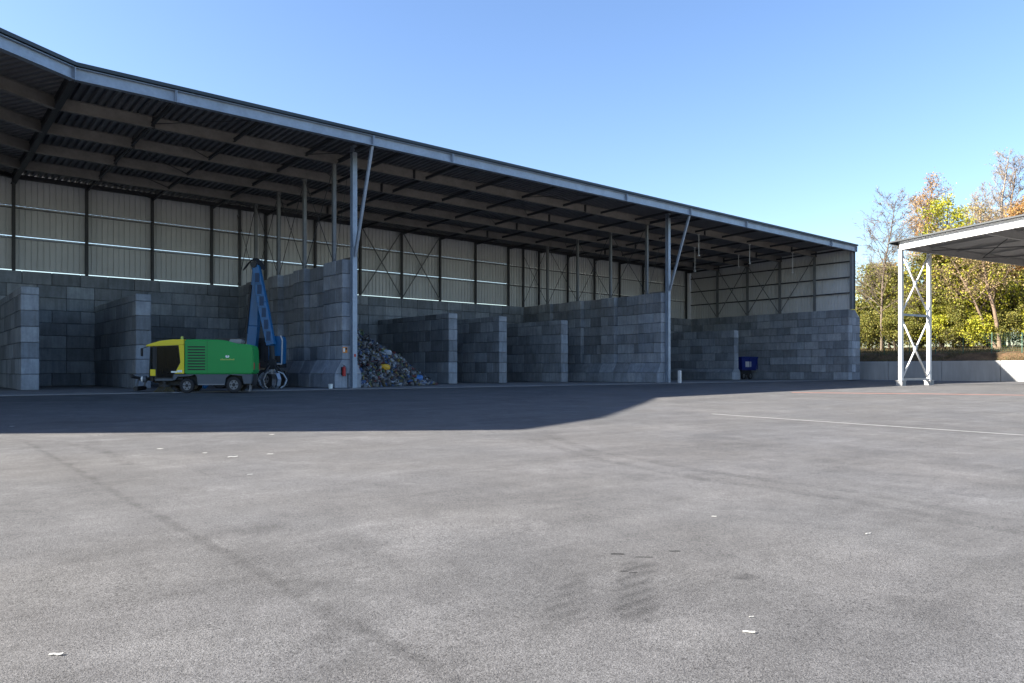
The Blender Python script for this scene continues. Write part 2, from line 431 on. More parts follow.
for c in range(8): course(t, 'x', 55.41, 57.1, -1.8, -1.0, c*H, (c+1)*H, c % 2)
core(t, 54.7, 55.3, -1.7, 18.1, 9*H-.1)
m = MB(); m.prism([(55.42, 8*H), (57.1, 8*H), (56.0, 9*H-.01), (55.42, 9*H-.01)], -1.79, -1.01)
m.v = [(a-54.6, b+1.8, c) for a, b, c in m.v]; m.obj('sloped_cap', M['block'], t, bevel=.02, seg=1)

# ------------------------------------------------------------------ steel hall
hall = thing('steel_hall', (0, 0, 0), 'large open-fronted steel storage hall with corrugated roof over concrete block bays', 'storage hall')
XE = 55.5; XL = -14.0; YF = -2.1; YR = 18.4
def zr(y): return 13.62-.02*(y+2.1)
ZT = 13.62
# deck: trapezoid ribs clipped to a convex outline
def clip_line(poly, p, d):
    lo, hi = -1e9, 1e9; n = len(poly)
    area = sum(poly[i][0]*poly[(i+1) % n][1]-poly[(i+1) % n][0]*poly[i][1] for i in range(n))
    sg = 1 if area > 0 else -1
    for i in range(n):
        a, b = poly[i], poly[(i+1) % n]; nx, ny = -(b[1]-a[1])*sg, (b[0]-a[0])*sg
        den = nx*d[0]+ny*d[1]; num = nx*(p[0]-a[0])+ny*(p[1]-a[1])
        if abs(den) < 1e-9:
            if num < -1e-9: return None
            continue
        tt = -num/den
        if den > 0: lo = max(lo, tt)
        else: hi = min(hi, tt)
    return (lo, hi) if hi > lo+.02 else None
def deck(poly, along, zf, pitch, depth, m=None, prof=((0, 0), (.42, 0), (.50, 1), (.92, 1))):
    """ribs run in direction along"""
    m = m or MB(); ax = along; cx = (-ax[1], ax[0])
    cs = [p[0]*cx[0]+p[1]*cx[1] for p in poly]; c0, c1 = min(cs), max(cs); k = c0+.01; lines = []
    i = 0
    while True:
        ok = False
        for u, h in prof:
            c = c0+.004+(i+u)*pitch
            if c < c1-.004: lines.append((c, h*depth)); ok = True
        if not ok: break
        i += 1
    prev = None
    for c, h in lines:
        p = (cx[0]*c, cx[1]*c); cl = clip_line(poly, p, ax)
        if cl is None: prev = None; continue
        pts = []
        for tt in cl:
            x, y = p[0]+ax[0]*tt, p[1]+ax[1]*tt; pts.append((x, y, zf(x, y)+h))
        m.v += pts; cur = len(m.v)-2
        if prev is not None: m.f.append((prev, cur, cur+1, prev+1)); m.mi.append(0)
        prev = cur
    return m
main_poly = [(XL, YF), (XE, YF), (XE, YR), (XL, YR)]
D2 = Vector((-.852, -.523)); D2.normalize(); N2 = Vector((-D2.y, D2.x)); N2 = -N2 if N2.y < 0 else N2
L2 = 14.0; E1 = (XL+D2.x*L2, YF+D2.y*L2); E1b = (-30.57, -11.12); E2 = (-52., 1.6)
left_poly = [(XL, YF), (XL, YR), (-52, YR), E2, E1b, E1]  # mostly unseen roof, outline shaped to cast the shadow edge on the yard
zl = lambda x, y: min(13.62, zr(max(y, -2.1)))
deck(main_poly, (0, 1), lambda x, y: zr(y), .36, .15).obj('roof_deck', M['deck'], hall)
deck(left_poly, (N2.x, N2.y), zl, .36, .15).obj('roof_deck', M['deck'], hall)
m = MB(); n0 = len(m.v)
top = [(XL, YF), (XE, YF), (XE, YR), (XL, YR)]
def slab_poly(poly, zf, th):
    m = MB(); n = len(poly)
    m.add([(x, y, zf(x, y)) for x, y in poly]+[(x, y, zf(x, y)+th) for x, y in poly], [tuple(range(n)), tuple(range(2*n-1, n-1, -1))]+[(i, (i+1) % n, n+(i+1) % n, n+i) for i in range(n)])
    return m
slab_poly(main_poly, lambda x, y: zr(y)+.155, .02).obj('roof_skin', M['roof_top'], hall)
slab_poly(left_poly, lambda x, y: zl(x, y)+.155, .02).obj('roof_skin', M['roof_top'], hall)
# edge flashing
def flashing(a, b):
    d = Vector((b[0]-a[0], b[1]-a[1])).normalized(); n = Vector((d.y, -d.x))
    m = MB(); off = .12
    m.bar((a[0]+n.x*off, a[1]+n.y*off, 13.71), (b[0]+n.x*off, b[1]+n.y*off, 13.71), .22, .15)
    return m.obj('roof_edge_flashing', M['flash'], hall)
flashing((XL, YF), (XE+.1, YF)); flashing(E1, (XL, YF)); flashing(E1b, E1); flashing(E2, E1b); flashing((XE-.02, YF+.1), (XE-.02, YR))
# front edge beams with stiffener plates
def edge_beam(a, b, splits, z=ZT-.29, h=.53):
    d = Vector((b[0]-a[0], b[1]-a[1], 0)); Lt = d.length; d.normalize()
    for s0, s1 in zip(splits, splits[1:]):
        p = Vector((a[0], a[1], z))+d*s0; q = Vector((a[0], a[1], z))+d*(s1-.012)
        o = MB().ibeam(p, q, h, .30, tw=.016, tf=.024).obj('edge_beam', M['galv'], hall)
        for e in (p+d*.02, q-d*.02):
            MB().bar(e-Vector((0, 0, h/2+.02)), e+Vector((0, 0, h/2-.002)), .36, .03, up=d).obj('end_plate', M['galv'], o)
edge_beam((XL, YF), (XE, YF), [.02, 4.0, 14.0, 19.2, 34.4, 41.85, 49.6, 64.3, 69.5])
edge_beam((XL, YF), E1, [.05, 8, L2]); edge_beam(E1, E1b, [.05, 4.9]); edge_beam(E1b, E2, [.05, 12, 24.8])
# inner beams
for y in (2., 6., 10., 14., 17.75):
    zb = zr(y)-.30; bh = .56 if y < 17 else .26; zb = zb if y < 17 else zr(y)-.15; bmt = M['galv_beam'] if y < 17 else M['steel_dark']
    xsps = [XL+.1, -9.9, 5.2, 20.4, 35.5, 50.2, XE-.35]
    for a, b in zip(xsps, xsps[1:]):
        o = MB().ibeam((a, y, zb), (b-.01, y, zb), bh, .24, tw=.016, tf=.022).obj('roof_beam', bmt, hall)
        for e in (a+.03, b-.04): MB().box(e-.012, e+.012, y-.14, y+.14, zb-bh/2-.02, zb+bh/2-.005).obj('end_plate', M['steel_dark'], o)
    L = 16
    a = Vector((XL-.1, y, zb)); b = a+Vector((D2.x, D2.y, 0))*(L if y < 12 else 6+L*0.8)
    MB().ibeam(a, b, bh, .24, tw=.016, tf=.022).obj('roof_beam', bmt, hall)
# bend rafter and secondary rafters
MB().ibeam((XL, YF+.1, zr(YF)-.33), (XL, YR-.2, zr(YR)-.33), .5, .28).obj('rafter', M['steel_dark'], hall)
ygrid = [-2.1, 2, 6, 10, 14, 17.75]
for k in range(1, 18):
    x = -14+4*k
    for y0, y1 in zip(ygrid, ygrid[1:]):
        MB().ibeam((x, y0+.14, zr(y0)-.43), (x, y1-.14, zr(y1)-.43), .16, .12, tw=.01, tf=.012).obj('rafter', M['steel_dark'], hall)
def rod(p, q, r=.022, nm='brace_rod', mt='steel_dark'):
    return MB().tube(p, q, r, n=6).obj(nm, M[mt], hall)
for x0, x1 in ((-10, -6), (-2, 2), (14, 18), (26, 30), (42, 46)):
    for y0, y1 in zip(ygrid, ygrid[1:]):
        if (y0 > 0): rod((x0, y0+.15, zr(y0)-.42), (x1, y1-.15, zr(y1)-.42))
        else: rod((x1, y0+.15, zr(y0)-.42), (x0, y1-.15, zr(y1)-.42))
# front columns, struts, wall-top columns
for x in (0., X2):
    MB().ibeam((x, 0, 0), (x, 0, zr(0)-.02), .30, .28, tw=.014, tf=.02).obj('column', M['galv'], hall)
    MB().ibeam((x, -.16, 7.35), (x, YF+.03, 13.06), .15, .14, tw=.012, tf=.016).obj('strut', M['galv'], hall)
    MB().ibeam((x, .16, 7.28), (x, 1.86, 7.28), .14, .14).obj('tie', M['galv_dull'], hall)
    MB().ibeam((x, .16, zr(0)-.45), (x, 1.86, zr(0)-.5), .2, .14).obj('tie', M['steel_dark'], hall)
    MB().ibeam((x, -.16, zr(0)-.3), (x, YF+.2, zr(0)-.26), .2, .14).obj('tie', M['steel_dark'], hall)
    MB().box(x-.22, x+.22, -.24, .19, 0, .03).obj('base_plate', M['galv_dull'], hall)
    ys_ = (2., 6., 10., 14.)
    for y in ys_:
        MB().ibeam((x-.2, y, 7.2), (x-.2, y, zr(y)-.60), .2, .2, tw=.012, tf=.016).obj('column', M['galv_dull'], hall)
    for y0, y1 in zip(ys_, ys_[1:]+(17.7,)):
        rod((x-.22, y0+.1, 7.35), (x-.22, y1-.1, zr(y1)-.75)); rod((x-.18, y1-.1, 7.35), (x-.18, y0+.1, zr(y0)-.75))
    rod((x-.2, 1.9, 7.3), (x-.2, .2, 12.4), .014)
    MB().ibeam((x, 17.72, 7.2), (x, 17.72, 13.0), .18, .16).obj('column', M['steel_dark'], hall)
# rear cladding, columns and rails
YC = 18.1
ZC = [7.34, 9.44, 11.32, 13.19]
def clad_mesh(L, z0, z1):
    m = MB(); pitch = L/round(L/.333); n = round(L/pitch); pr = []
    for i in range(n):
        for u, d in ((0, 0), (.74, 0), (.79, .06), (.95, .06)): pr.append(((i+u)*pitch, d))
    pr.append((L, 0))
    m.v = [(x, d, z) for z in (z0, z1) for x, d in pr]; k = len(pr)
    m.f = [(i, i+1, k+i+1, k+i) for i in range(k-1)]; m.mi = [0]*len(m.f)
    return m.mesh('cladding_panel', M['clad'])
rows = [(7.338, 9.397), (9.462, 11.305), (11.347, 13.17)]
cm = [clad_mesh(4.0, a, b) for a, b in rows]; cm2 = [clad_mesh(4.0, a, b) for a, b in ((7.215, 9.44), (9.442, 11.32), (11.322, 13.17))]
k = -10
xcols = [-14+4*i for i in range(-9, 18)]
for x in xcols:
    for me in (cm if x < 25 else cm2): link('cladding_panel', me, hall, (x, YC, 0))
    for zc in (7.326, 9.452, 11.335) if x < 25 else (): MB().box(x, x+3.999, YC-.02, YC+.13, zc, zc+.009).obj('sun_block_ledge', M['flash'], hall)  # added unseen ledge above each slit, keeps the sun from leaking in
    if x > -27:
        MB().ibeam((x, 17.78, 7.2), (x, 17.78, 13.05), .18, .18, up=(0, 1, 0), tw=.012, tf=.014).obj('column', M['steel_dark'], hall)
        for zc in ZC[:3]:
            if x < 52: MB().box(x+.10, x+3.9, 17.9, 18.02, zc-.19, zc-.14).obj('rail', M['steel_dark'] if x > 25 else M['galv'] if zc < 11 else M['galv_dull'], hall)
for x0 in (10, 14):
    rod((x0+.1, 17.75, 7.35), (x0+3.9, 17.75, 12.9), .05, mt='galv_dull'); rod((x0+.1, 17.7, 12.9), (x0+3.9, 17.7, 7.35), .05, mt='galv_dull')
# right end cladding
ce = [clad_mesh(4.0, a, b) for a, b in ((7.24, 8.9), (8.91, 10.5), (10.51, 12.1), (12.11, 13.22))]
for y in (-2, 2, 6, 10, 14):
    for me in ce:
        o = link('cladding_panel', me, hall, (55.2, y+.02, 0)); o.rotation_euler = (0, 0, R(90)); o.location.x = 55.25
        o.scale = (1, -1, 1)
    for zc in (8.9, 10.5, 12.1):
        MB().box(55.03, 55.15, y+.1, y+3.9, zc-.06, zc+.06).obj('rail', M['steel_dark'], hall)
for y in (-1.9, 2, 6, 10, 14):
    MB().ibeam((54.92, y, 7.2), (54.92, y, zr(y)-.6 if y > -1 else 13.0), .22, .2, up=(1, 0, 0)).obj('column', M['galv_dull'], hall)
MB().bar((55.22, -1.9, 13.42), (55.22, 18.1, 13.05), .05, .46).obj('verge_trim', M['clad'], hall)
MB().box(55.32, 55.46, -2.08, -1.9, 7.22, 13.2).obj('corner_trim', M['flash'], hall)
rod((54.85, 14.1, 7.35), (54.85, 17.7, 12.5), .045, mt='galv_dull')
for y in (6, 10):
    rod((54.85, y+.1, 7.35), (54.85, y+3.9, 12.8), .045, mt='galv_dull'); rod((54.8, y+.1, 12.8), (54.8, y+3.9, 7.35), .045, mt='galv_dull')
rod((54.85, 5.9, 7.35), (54.85, 2.1, 12.8), .045, mt='galv_dull')
# left end (out of the picture): plain cladding
m = clad_mesh(18., 0.02, 13.2); o = link('cladding_panel', m, hall, (-51.9, .3, 0)); o.rotation_euler = (0, 0, R(90))
m = clad_mesh(26., 0.02, 7.2); link('cladding_panel', m, hall, (-50.5, 17.9, 0))
# hanging rods
for i, (x, y, z0) in enumerate([(42.7, 2, 11.1), (50.5, 2, 10.9), (34.7, 2, 11.05), (47.0, 6, 11.6), (39.6, 6, 10.5)]):
    m = MB(); zt = zr(y)-.58; m.tube((0, 0, zt-z0), (0, 0, .08), .03, n=8); m.tube((0, 0, .08), (0, 0, 0), .10, .13, n=10); m.box(-.09, .09, -.09, .09, zt-z0-.04, zt-z0)
    names = ['slim pale rod hanging from the front roof beam in the middle of the right bay', 'slim pale rod hanging from the roof nearest to the right end wall', 'slim pale rod hanging just right of the second slanting strut',
             'short pale rod hanging from the second roof beam of the right bay', 'dim rod hanging deep inside the right bay']
    o = m.obj('hanging_rod', M['white_steel']); o.location = (x, y, z0); tag(o, names[i], 'hanging rod', 'rods hanging from the roof of the right bay')

# ------------------------------------------------------------------ canopy at the right
th_c = math.atan2(-.175, .984)
can = thing('open_canopy', (36.64, -14.25, gz(36.64, -14.25)-.02), 'pale steel open canopy with flat roof on cross-braced legs at the right edge', 'canopy', None, th_c)
zc = lambda y: 10.0-.043*y       # underside of the roof sheet, rising towards the camera
W, Dp = 26., 26.
cpoly = [(-.05, .1), (W, .1), (W, -Dp), (-.05, -Dp)]
deck(cpoly, (0, 1), lambda x, y: zc(y)+.5, .33, .06).obj('roof_deck', M['deck_pale'], can)
slab_poly([(-.35, .75), (W, .75), (W, -Dp), (-.35, -Dp)], lambda x, y: zc(y)+.57, .03).obj('roof_skin', M['roof_top'], can)
MB().bar((-.32, .75, zc(.75)+.56), (-.32, -Dp, zc(-Dp)+.56), .10, .10).obj('roof_edge_flashing', M['flash_dark'], can)
MB().bar((-.3, .72, zc(.7)+.52), (W, .72, zc(.7)+.52), .16, .14).obj('gutter', M['flash_dark'], can)
def cbeam(p, q, h, b, nm='roof_beam', mt='white_steel'): return MB().ibeam(p, q, h, b, tw=.014, tf=.02).obj(nm, M[mt], can)
cbeam((0, .1, zc(.1)+.2), (0, -Dp, zc(-Dp)+.2), .60, .28, 'edge_beam')
cbeam((.16, 0, zc(0)+.2), (W, 0, zc(0)+.2), .5, .26, 'edge_beam', 'galv_pale')
cbeam((.16, -5.9, zc(-5.9)+.16), (W, -5.9, zc(-5.9)+.16), .6, .26, 'roof_beam', 'galv_pale')
cbeam((.16, -12, zc(-12)+.16), (W, -12, zc(-12)+.16), .6, .26, 'roof_beam', 'galv_pale')
cbeam((.16, -18, zc(-18)+.16), (W, -18, zc(-18)+.16), .6, .26, 'roof_beam', 'galv_pale')
for x in (3.5, 7., 10.5, 14., 17.5, 21.):
    for a, b in ((-.15, -5.75), (-6.05, -11.85), (-12.15, -17.85)): cbeam((x, a, zc(a)+.36), (x, b, zc(b)+.36), .16, .1, 'purlin', 'galv_pale')
for x0 in (3.5, 10.5):
    MB().tube((x0, -.2, zc(-.2)+.1), (x0+7, -5.7, zc(-5.7)+.1), .035, n=6).obj('brace_rod', M['steel_dark'], can)
    MB().tube((x0+7, -.2, zc(-.2)+.1), (x0, -5.7, zc(-5.7)+.1), .035, n=6).obj('brace_rod', M['steel_dark'], can)
def leg_pair(x0, y0, x1, y1):
    for (x, y) in ((x0, y0), (x1, y1)):
        MB().box(x-.125, x+.125, y-.125, y+.125, .38, zc(y)-.06).obj('leg', M['white_steel'], can, bevel=.01, seg=1)
        MB().box(x-.30, x+.30, y-.26, y+.26, .34, .38).obj('base_plate', M['galv_pale'], can)
        MB().box(x-.24, x+.24, y-.24, y+.24, -.2, .34).obj('footing', M['cast'], can, bevel=.02, seg=1)
    d = Vector((x1-x0, y1-y0, 0)).normalized(); a = Vector((x0, y0, 0))+d*.13; b = Vector((x1, y1, 0))-d*.13
    MB().bar(a+Vector((0, 0, .46)), b+Vector((0, 0, .46)), .14, .14).obj('tie', M['galv_pale'], can)
    MB().bar(a+Vector((0, 0, 5.2)), b+Vector((0, 0, 5.2)), .10, .16).obj('tie', M['galv'], can)
    up = Vector((0, 0, 1)); side = d.cross(up)*.05
    for z0, z1 in ((.62, 4.95), (5.45, 9.75)):
        MB().tube(a+up*z0+side, b+up*z1+side, .062, n=8).obj('brace', M['white_steel'], can, smooth=True)
        MB().tube(a+up*z1-side, b+up*z0-side, .062, n=8).obj('brace', M['white_steel'], can, smooth=True)
        cpt = (a+b)/2+up*(z0+z1)/2
        MB().bar(cpt-side*1.6, cpt+side*1.6, .26, .26, up=(0, 0, 1)).obj('gusset', M['galv'], can)
    g1 = b+up*5.2; MB().bar(g1-up*.45, g1+up*.45, .02, .3, up=d).obj('gusset', M['galv'], can)
leg_pair(0, 0, 3.5, 0); leg_pair(22, 0, 25.4, 0); leg_pair(0, -21.8, 0, -25.2)

# ------------------------------------------------------------------ retaining wall, bank, fence
def xw(y): return 60.6+.11*(-.3-y)
rw = thing('retaining_wall', (xw(0), 0, 0), 'low pale concrete retaining wall along the foot of the wooded bank', 'retaining wall')
pl = rw.location
yy = 42.
while yy > -72:
    y1 = yy-5.0; m = MB()
    d = Vector((xw(y1)-xw(yy), y1-yy, 0)).normalized(); n = Vector((-d.y, d.x, 0)); n = n if n.x > 0 else -n
    a = Vector((xw(yy), yy, 0))+d*.012; b = Vector((xw(y1), y1, 0))-d*.012
    ctr = (a+b)/2
    vs = [q+n*k+Vector((0, 0, z))-ctr for z in (-.4, 1.93) for q in (a, b) for k in (0, .28)]
    m.add(vs, [(0, 1, 3, 2), (4, 6, 7, 5), (0, 2, 6, 4), (1, 5, 7, 3), (0, 4, 5, 1), (2, 3, 7, 6)])
    o = m.obj('wall_panel', M['cast'], rw, bevel=.02, seg=1); o.location = ctr-pl
    yy = y1
def pnoise(x, y): return math.sin(x*.7+1.3*math.sin(y*.45))*.5+math.sin(y*.9+x*.3)*.35+math.sin(x*1.9+y*1.3)*.15
def bz_t(t, y):
    pts = [(0, 1.8), (1.0, 2.1), (2.6, 2.7), (6, 3.0), (20, 3.6), (45, 4.6), (120, 6.5), (500, 10)]
    for (a, za), (b, zb) in zip(pts, pts[1:]):
        if t <= b: z = za+(zb-za)*(t-a)/(b-a); break
    else: z = 10
    return z+pnoise(t*1.3+y, y)*.10*min(1, t/1.5)
def bank_z(x, y): return bz_t(max(0, x-xw(y)-.25), y)
def bank_mat():
    t = NT('grassy_bank', .95, 0, .1)
    n = t.noise(.8, 5, .65); n2 = t.noise(6, 4, .7)
    c = t.ramp(n, [(.30, (.035, .032, .016)), (.45, (.07, .045, .025)), (.58, (.12, .075, .042)), (.72, (.045, .055, .02))])
    c = t.mix(1., c, t.gray(t.mrange(n2, .3, .7, .65, 1.35)), 'MULTIPLY')
    return t.done(c, t.bump(n2, .6, .05))
ts = [0, .4, .8, 1.2, 1.7, 2.2, 2.8, 3.5, 4.5, 6, 8, 11, 15, 20, 30, 45, 80, 150, 400]
ysb = [400, 150, 80]+spaced(42, -72, 1.)+[-72, -110, -200, -500]
m = MB(); m.v = [(xw(y)+.26+t_, y, bz_t(t_, y)) for y in ysb for t_ in ts]; n = len(ts)
m.f = [(j*n+i, j*n+i+1, (j+1)*n+i+1, (j+1)*n+i) for j in range(len(ysb)-1) for i in range(n-1)]; m.mi = [0]*len(m.f)
struct(m.obj('bank', bank_mat(), smooth=True))

M['fence'] = simple('green_coated_wire', (.015, .075, .05), .45, 0, .1, 2)
fen = thing('mesh_fence', (xw(6)+2.7, 6, bank_z(xw(6)+2.7, 6)), 'green welded mesh fence on the bank above the retaining wall', 'fence')
fl = fen.location
pm = MB(); pm.box(-.025, .025, -.025, .025, -.3, 2.1); post_me = pm.mesh('post', M['fence'])
pm = MB()
for i in range(13): pm.box(-.003, .003, -.05-i*.2-.003, -.05-i*.2+.003, .05, 2.0)
for i in range(11): pm.box(.004, .012, -2.48, -.02, .06+i*.193-.003, .06+i*.193+.003)
panel_me = pm.mesh('mesh_panel', M['fence'])
for i in range(14):
    y = 6-2.5*i; x = xw(y)+2.7; z = bank_z(x, y)
    link('post', post_me, fen, (x-fl.x, y-fl.y, z-fl.z)); o = link('mesh_panel', panel_me, fen, (x-fl.x, y-fl.y, z-fl.z)); o.rotation_euler = (0, 0, math.atan(.11)); o['kind'] = 'stuff'

# ------------------------------------------------------------------ trees and shrubs
def leaf_mat(name, cols):
    t = NT(name, .6, 0, .3)
    g_ = t.n('ShaderNodeNewGeometry')
    c = t.ramp(g_.outputs['Random Per Island'], [(i/(len(cols)-1), k) for i, k in enumerate(cols)])
    n = t.noise(.45, 3); c = t.mix(1., c, t.gray(t.mrange(n, .3, .7, .75, 1.25)), 'MULTIPLY')
    t.done(c)
    tr = t.n('ShaderNodeBsdfTranslucent'); t.put(tr.inputs[0], c)
    mx = t.n('ShaderNodeMixShader'); mx.inputs[0].default_value = .35
    t.t.links.new(t.b.outputs[0], mx.inputs[1]); t.t.links.new(tr.outputs[0], mx.inputs[2])
    t.t.links.new(mx.outputs[0], t.t.nodes['Material Output'].inputs[0])
    return t.m
LM = {'yellow': leaf_mat('yellow_green_leaves', [(0.209, 0.232, 0.020), (0.306, 0.314, 0.025), (0.418, 0.371, 0.034), (0.185, 0.244, 0.026)]),
      'olive': leaf_mat('olive_leaves', [(0.086, 0.100, 0.020), (0.147, 0.151, 0.026), (0.209, 0.180, 0.040), (0.106, 0.122, 0.022)]),
      'orange': leaf_mat('rusty_orange_buds', [(0.294, 0.151, 0.055), (0.392, 0.210, 0.078), (0.269, 0.186, 0.066), (0.418, 0.268, 0.090)]),
      'brown': leaf_mat('tan_buds', [(0.269, 0.198, 0.101), (0.331, 0.232, 0.112), (0.222, 0.175, 0.078), (0.246, 0.221, 0.066)]),
      'dark': leaf_mat('dark_green_leaves', [(0.028, 0.046, 0.011), (0.046, 0.065, 0.017), (0.065, 0.080, 0.018), (0.042, 0.055, 0.018)])}
BM = {'grey': simple('grey_brown_bark', (0.105, 0.081, 0.059), .9, 0, .3, 4, .4), 'pale': simple('pale_bark', (0.223, 0.186, 0.149), .9, 0, .3, 4, .3), 'tan': simple('tan_bark', (0.149, 0.105, 0.071), .9, 0, .3, 4, .3)}
def np_mesh(name, V, Fq, mat, smooth=False):
    me = bpy.data.meshes.new(name); V = np.asarray(V, np.float32); Fq = np.asarray(Fq, np.int32); k = Fq.shape[1]
    me.vertices.add(len(V)); me.vertices.foreach_set('co', V.ravel()); me.loops.add(Fq.size); me.loops.foreach_set('vertex_index', Fq.ravel())
    me.polygons.add(len(Fq)); me.polygons.foreach_set('loop_start', np.arange(0, Fq.size, k, dtype=np.int32))
    me.materials.append(mat); me.update(calc_edges=True); me.validate()
    if smooth: me.polygons.foreach_set('use_smooth', [True]*len(Fq))
    return me
def tubes(segs):
    P = np.array([s[0] for s in segs]); Q = np.array([s[1] for s in segs]); r0 = np.array([s[2] for s in segs]); r1 = np.array([s[3] for s in segs])
    d = Q-P; d /= np.linalg.norm(d, axis=1, keepdims=True)+1e-9
    up = np.where(np.abs(d[:, 2:3]) < .9, np.array([[0, 0, 1.]]), np.array([[1., 0, 0]]))
    x = np.cross(d, up); x /= np.linalg.norm(x, axis=1, keepdims=True); y = np.cross(d, x)
    V = []; Fq = []; off = 0
    for k, sel in ((7, r0 > .07), (3, r0 <= .07)):
        idx = np.where(sel)[0]
        if not len(idx): continue
        ang = np.arange(k)*2*math.pi/k
        ring = x[idx, None]*np.cos(ang)[None, :, None]+y[idx, None]*np.sin(ang)[None, :, None]
        a = P[idx, None]+ring*r0[idx, None, None]; b = Q[idx, None]+ring*r1[idx, None, None]
        V.append(np.concatenate([a, b], 1).reshape(-1, 3)); n = len(idx)
        base = off+np.arange(n)[:, None]*2*k; i = np.arange(k)[None]; j = (i+1) % k
        Fq.append(np.stack([base+i, base+j, base+k+j, base+k+i], -1).reshape(-1, 4)); off += n*2*k
    return np.concatenate(V), np.concatenate(Fq)
def leaves(pts, size, rs, up_bias=.3):
    n = len(pts); nrm = rs.normal(size=(n, 3)); nrm[:, 2] += up_bias; nrm /= np.linalg.norm(nrm, axis=1, keepdims=True)
    t1 = np.cross(nrm, rs.normal(size=(n, 3))); t1 /= np.linalg.norm(t1, axis=1, keepdims=True); t2 = np.cross(nrm, t1)
    s = size*rs.uniform(.55, 1.3, (n, 1)); a = t1*s; b = t2*s*.62
    bend = nrm*s*.18
    V = np.stack([pts-a, pts+b*.9+bend, pts+a, pts-b*.9+bend], 1).reshape(-1, 3)
    return V, (np.arange(n)[:, None]*4+np.arange(4)[None])
def grow(rs, h, r, first=.25, nb=26, spread=.36, rise=.75, sub=7, twig=6, lean=(0, 0), droop=0., forks=1):
    segs = []; tips = []
    def limb(p, d, L, r_, lvl, n):
        pts = [p]; q = p.copy(); dd = d.copy(); k = n
        for i in range(k):
            dd = dd+rs.normal(size=3)*(.05 if lvl == 0 else .14)+np.array([0, 0, .05 if lvl else .02])-np.array([0, 0, droop if lvl > 1 else 0]); dd /= np.linalg.norm(dd)
            q2 = q+dd*L/k; ra = r_*(1-.8*i/k); rb = r_*(1-.8*(i+1)/k); segs.append((q, q2, ra, rb)); q = q2; pts.append(q)
        return pts, dd
    for f in range(forks):
        d0 = np.array([lean[0]+rs.normal()*.08*(forks > 1)*2, lean[1]+rs.normal()*.08*(forks > 1)*2, 1.]); d0 /= np.linalg.norm(d0)
        hh = h*(1 if f == 0 else rs.uniform(.7, .95))
        tr, _ = limb(np.array([rs.normal()*.2*(f > 0), rs.normal()*.2*(f > 0), -.3]), d0, hh, r*(1 if f == 0 else .75), 0, 10)
        tr = np.array(tr)
        for b in range(nb//forks):
            u = first+(1-first)*((b+rs.uniform(0, 1))/(nb//forks)); u = min(.98, u)
            i = min(9, int(u*10)); p = tr[i]+(tr[i+1]-tr[i])*(u*10-i)
            az = b*2.4+rs.uniform(-.5, .5); Lb = h*spread*(1.15-.8*u)*rs.uniform(.7, 1.15)
            d = np.array([math.cos(az), math.sin(az), rise*rs.uniform(.6, 1.4)]); d /= np.linalg.norm(d)
            rb = r*.42*(1.1-.8*u)
            pts, dd = limb(p, d, Lb, rb, 1, 5); pts = np.array(pts)
            for s_ in range(sub):
                v = .25+.75*(s_+rs.uniform(0, 1))/sub; v = min(.99, v); j = int(v*5); p2 = pts[j]+(pts[j+1]-pts[j])*(v*5-j)
                d2 = pts[j+1]-pts[j]; d2 = d2/np.linalg.norm(d2)+rs.normal(size=3)*.55; d2 /= np.linalg.norm(d2); L2_ = Lb*.42*(1.1-.5*v)
                p3, _ = limb(p2, d2, L2_, max(.012, rb*.35), 2, 3); p3 = np.array(p3)
                for w_ in range(twig):
                    k = rs.integers(0, 3); a = p3[k]+(p3[k+1]-p3[k])*rs.uniform(); d3 = d2+rs.normal(size=3)*.6; d3 /= np.linalg.norm(d3)
                    e = a+d3*L2_*rs.uniform(.3, .6); segs.append((a, e, .017, .010)); tips.append(e); tips.append((a+e)/2)
                tips += list(p3[1:])
    return segs, np.array(tips)
def tree(name, label, cat, x, y, h, r, bark, leaf=None, nleaf=0, size=.2, seed=1, group=None, clump=.45, keep=1., **kw):
    rs = np.random.default_rng(seed); z = bank_z(x, y)
    t = thing(name, (x, y, z), label, cat, group)
    segs, tips = grow(rs, h, r, **kw)
    V, Fq = tubes(segs); link('trunk', np_mesh('trunk', V, Fq, BM[bark]), t)
    if leaf:
        base = tips[rs.random(len(tips)) < keep] if keep < 1 else tips
        pts = base[rs.integers(0, len(base), nleaf)]+np.clip(rs.normal(size=(nleaf, 3)), -1.3, 1.3)*clump*np.array([1, 1, .8])
        pts = pts[pts[:, 2] > .3]
        V, Fq = leaves(pts, size, rs); link('crown', np_mesh('crown', V, Fq, LM[leaf]), t)
    return t
GT = 'trees on the bank behind the retaining wall'
tree('bare_tree', 'slender bare tree between the hall end and the left canopy leg', 'tree', 74.0, 3.4, 19.1, .19, 'grey', 'brown', 850, 0.074, 11, GT, .3, nb=40, spread=.34, rise=.9, sub=8, twig=8, first=.22)
tree('budding_tree', 'tree with rusty orange buds above the left corner of the canopy', 'tree', 83.6, 2.6, 21.5, .26, 'tan', 'orange', 4080, 0.111, 12, GT, .5, keep=.6, nb=36, spread=.26, rise=1.0, first=.45, sub=8, twig=6)
tree('leafy_tree', 'tall tree with fresh yellow-green leaves behind the canopy corner', 'tree', 78.1, -2.0, 18.0, .26, 'grey', 'yellow', 7140, 0.148, 13, GT, .45, keep=.3, nb=34, spread=.34, rise=.7, first=.18)
tree('bare_tree', 'tall bare birch with purplish twigs left of the tallest birch above the canopy', 'tree', 91.0, 0.2, 22.5, .22, 'pale', 'brown', 1530, 0.074, 14, GT, .5, nb=64, spread=.27, rise=1.3, sub=9, twig=9, first=.4, forks=2)
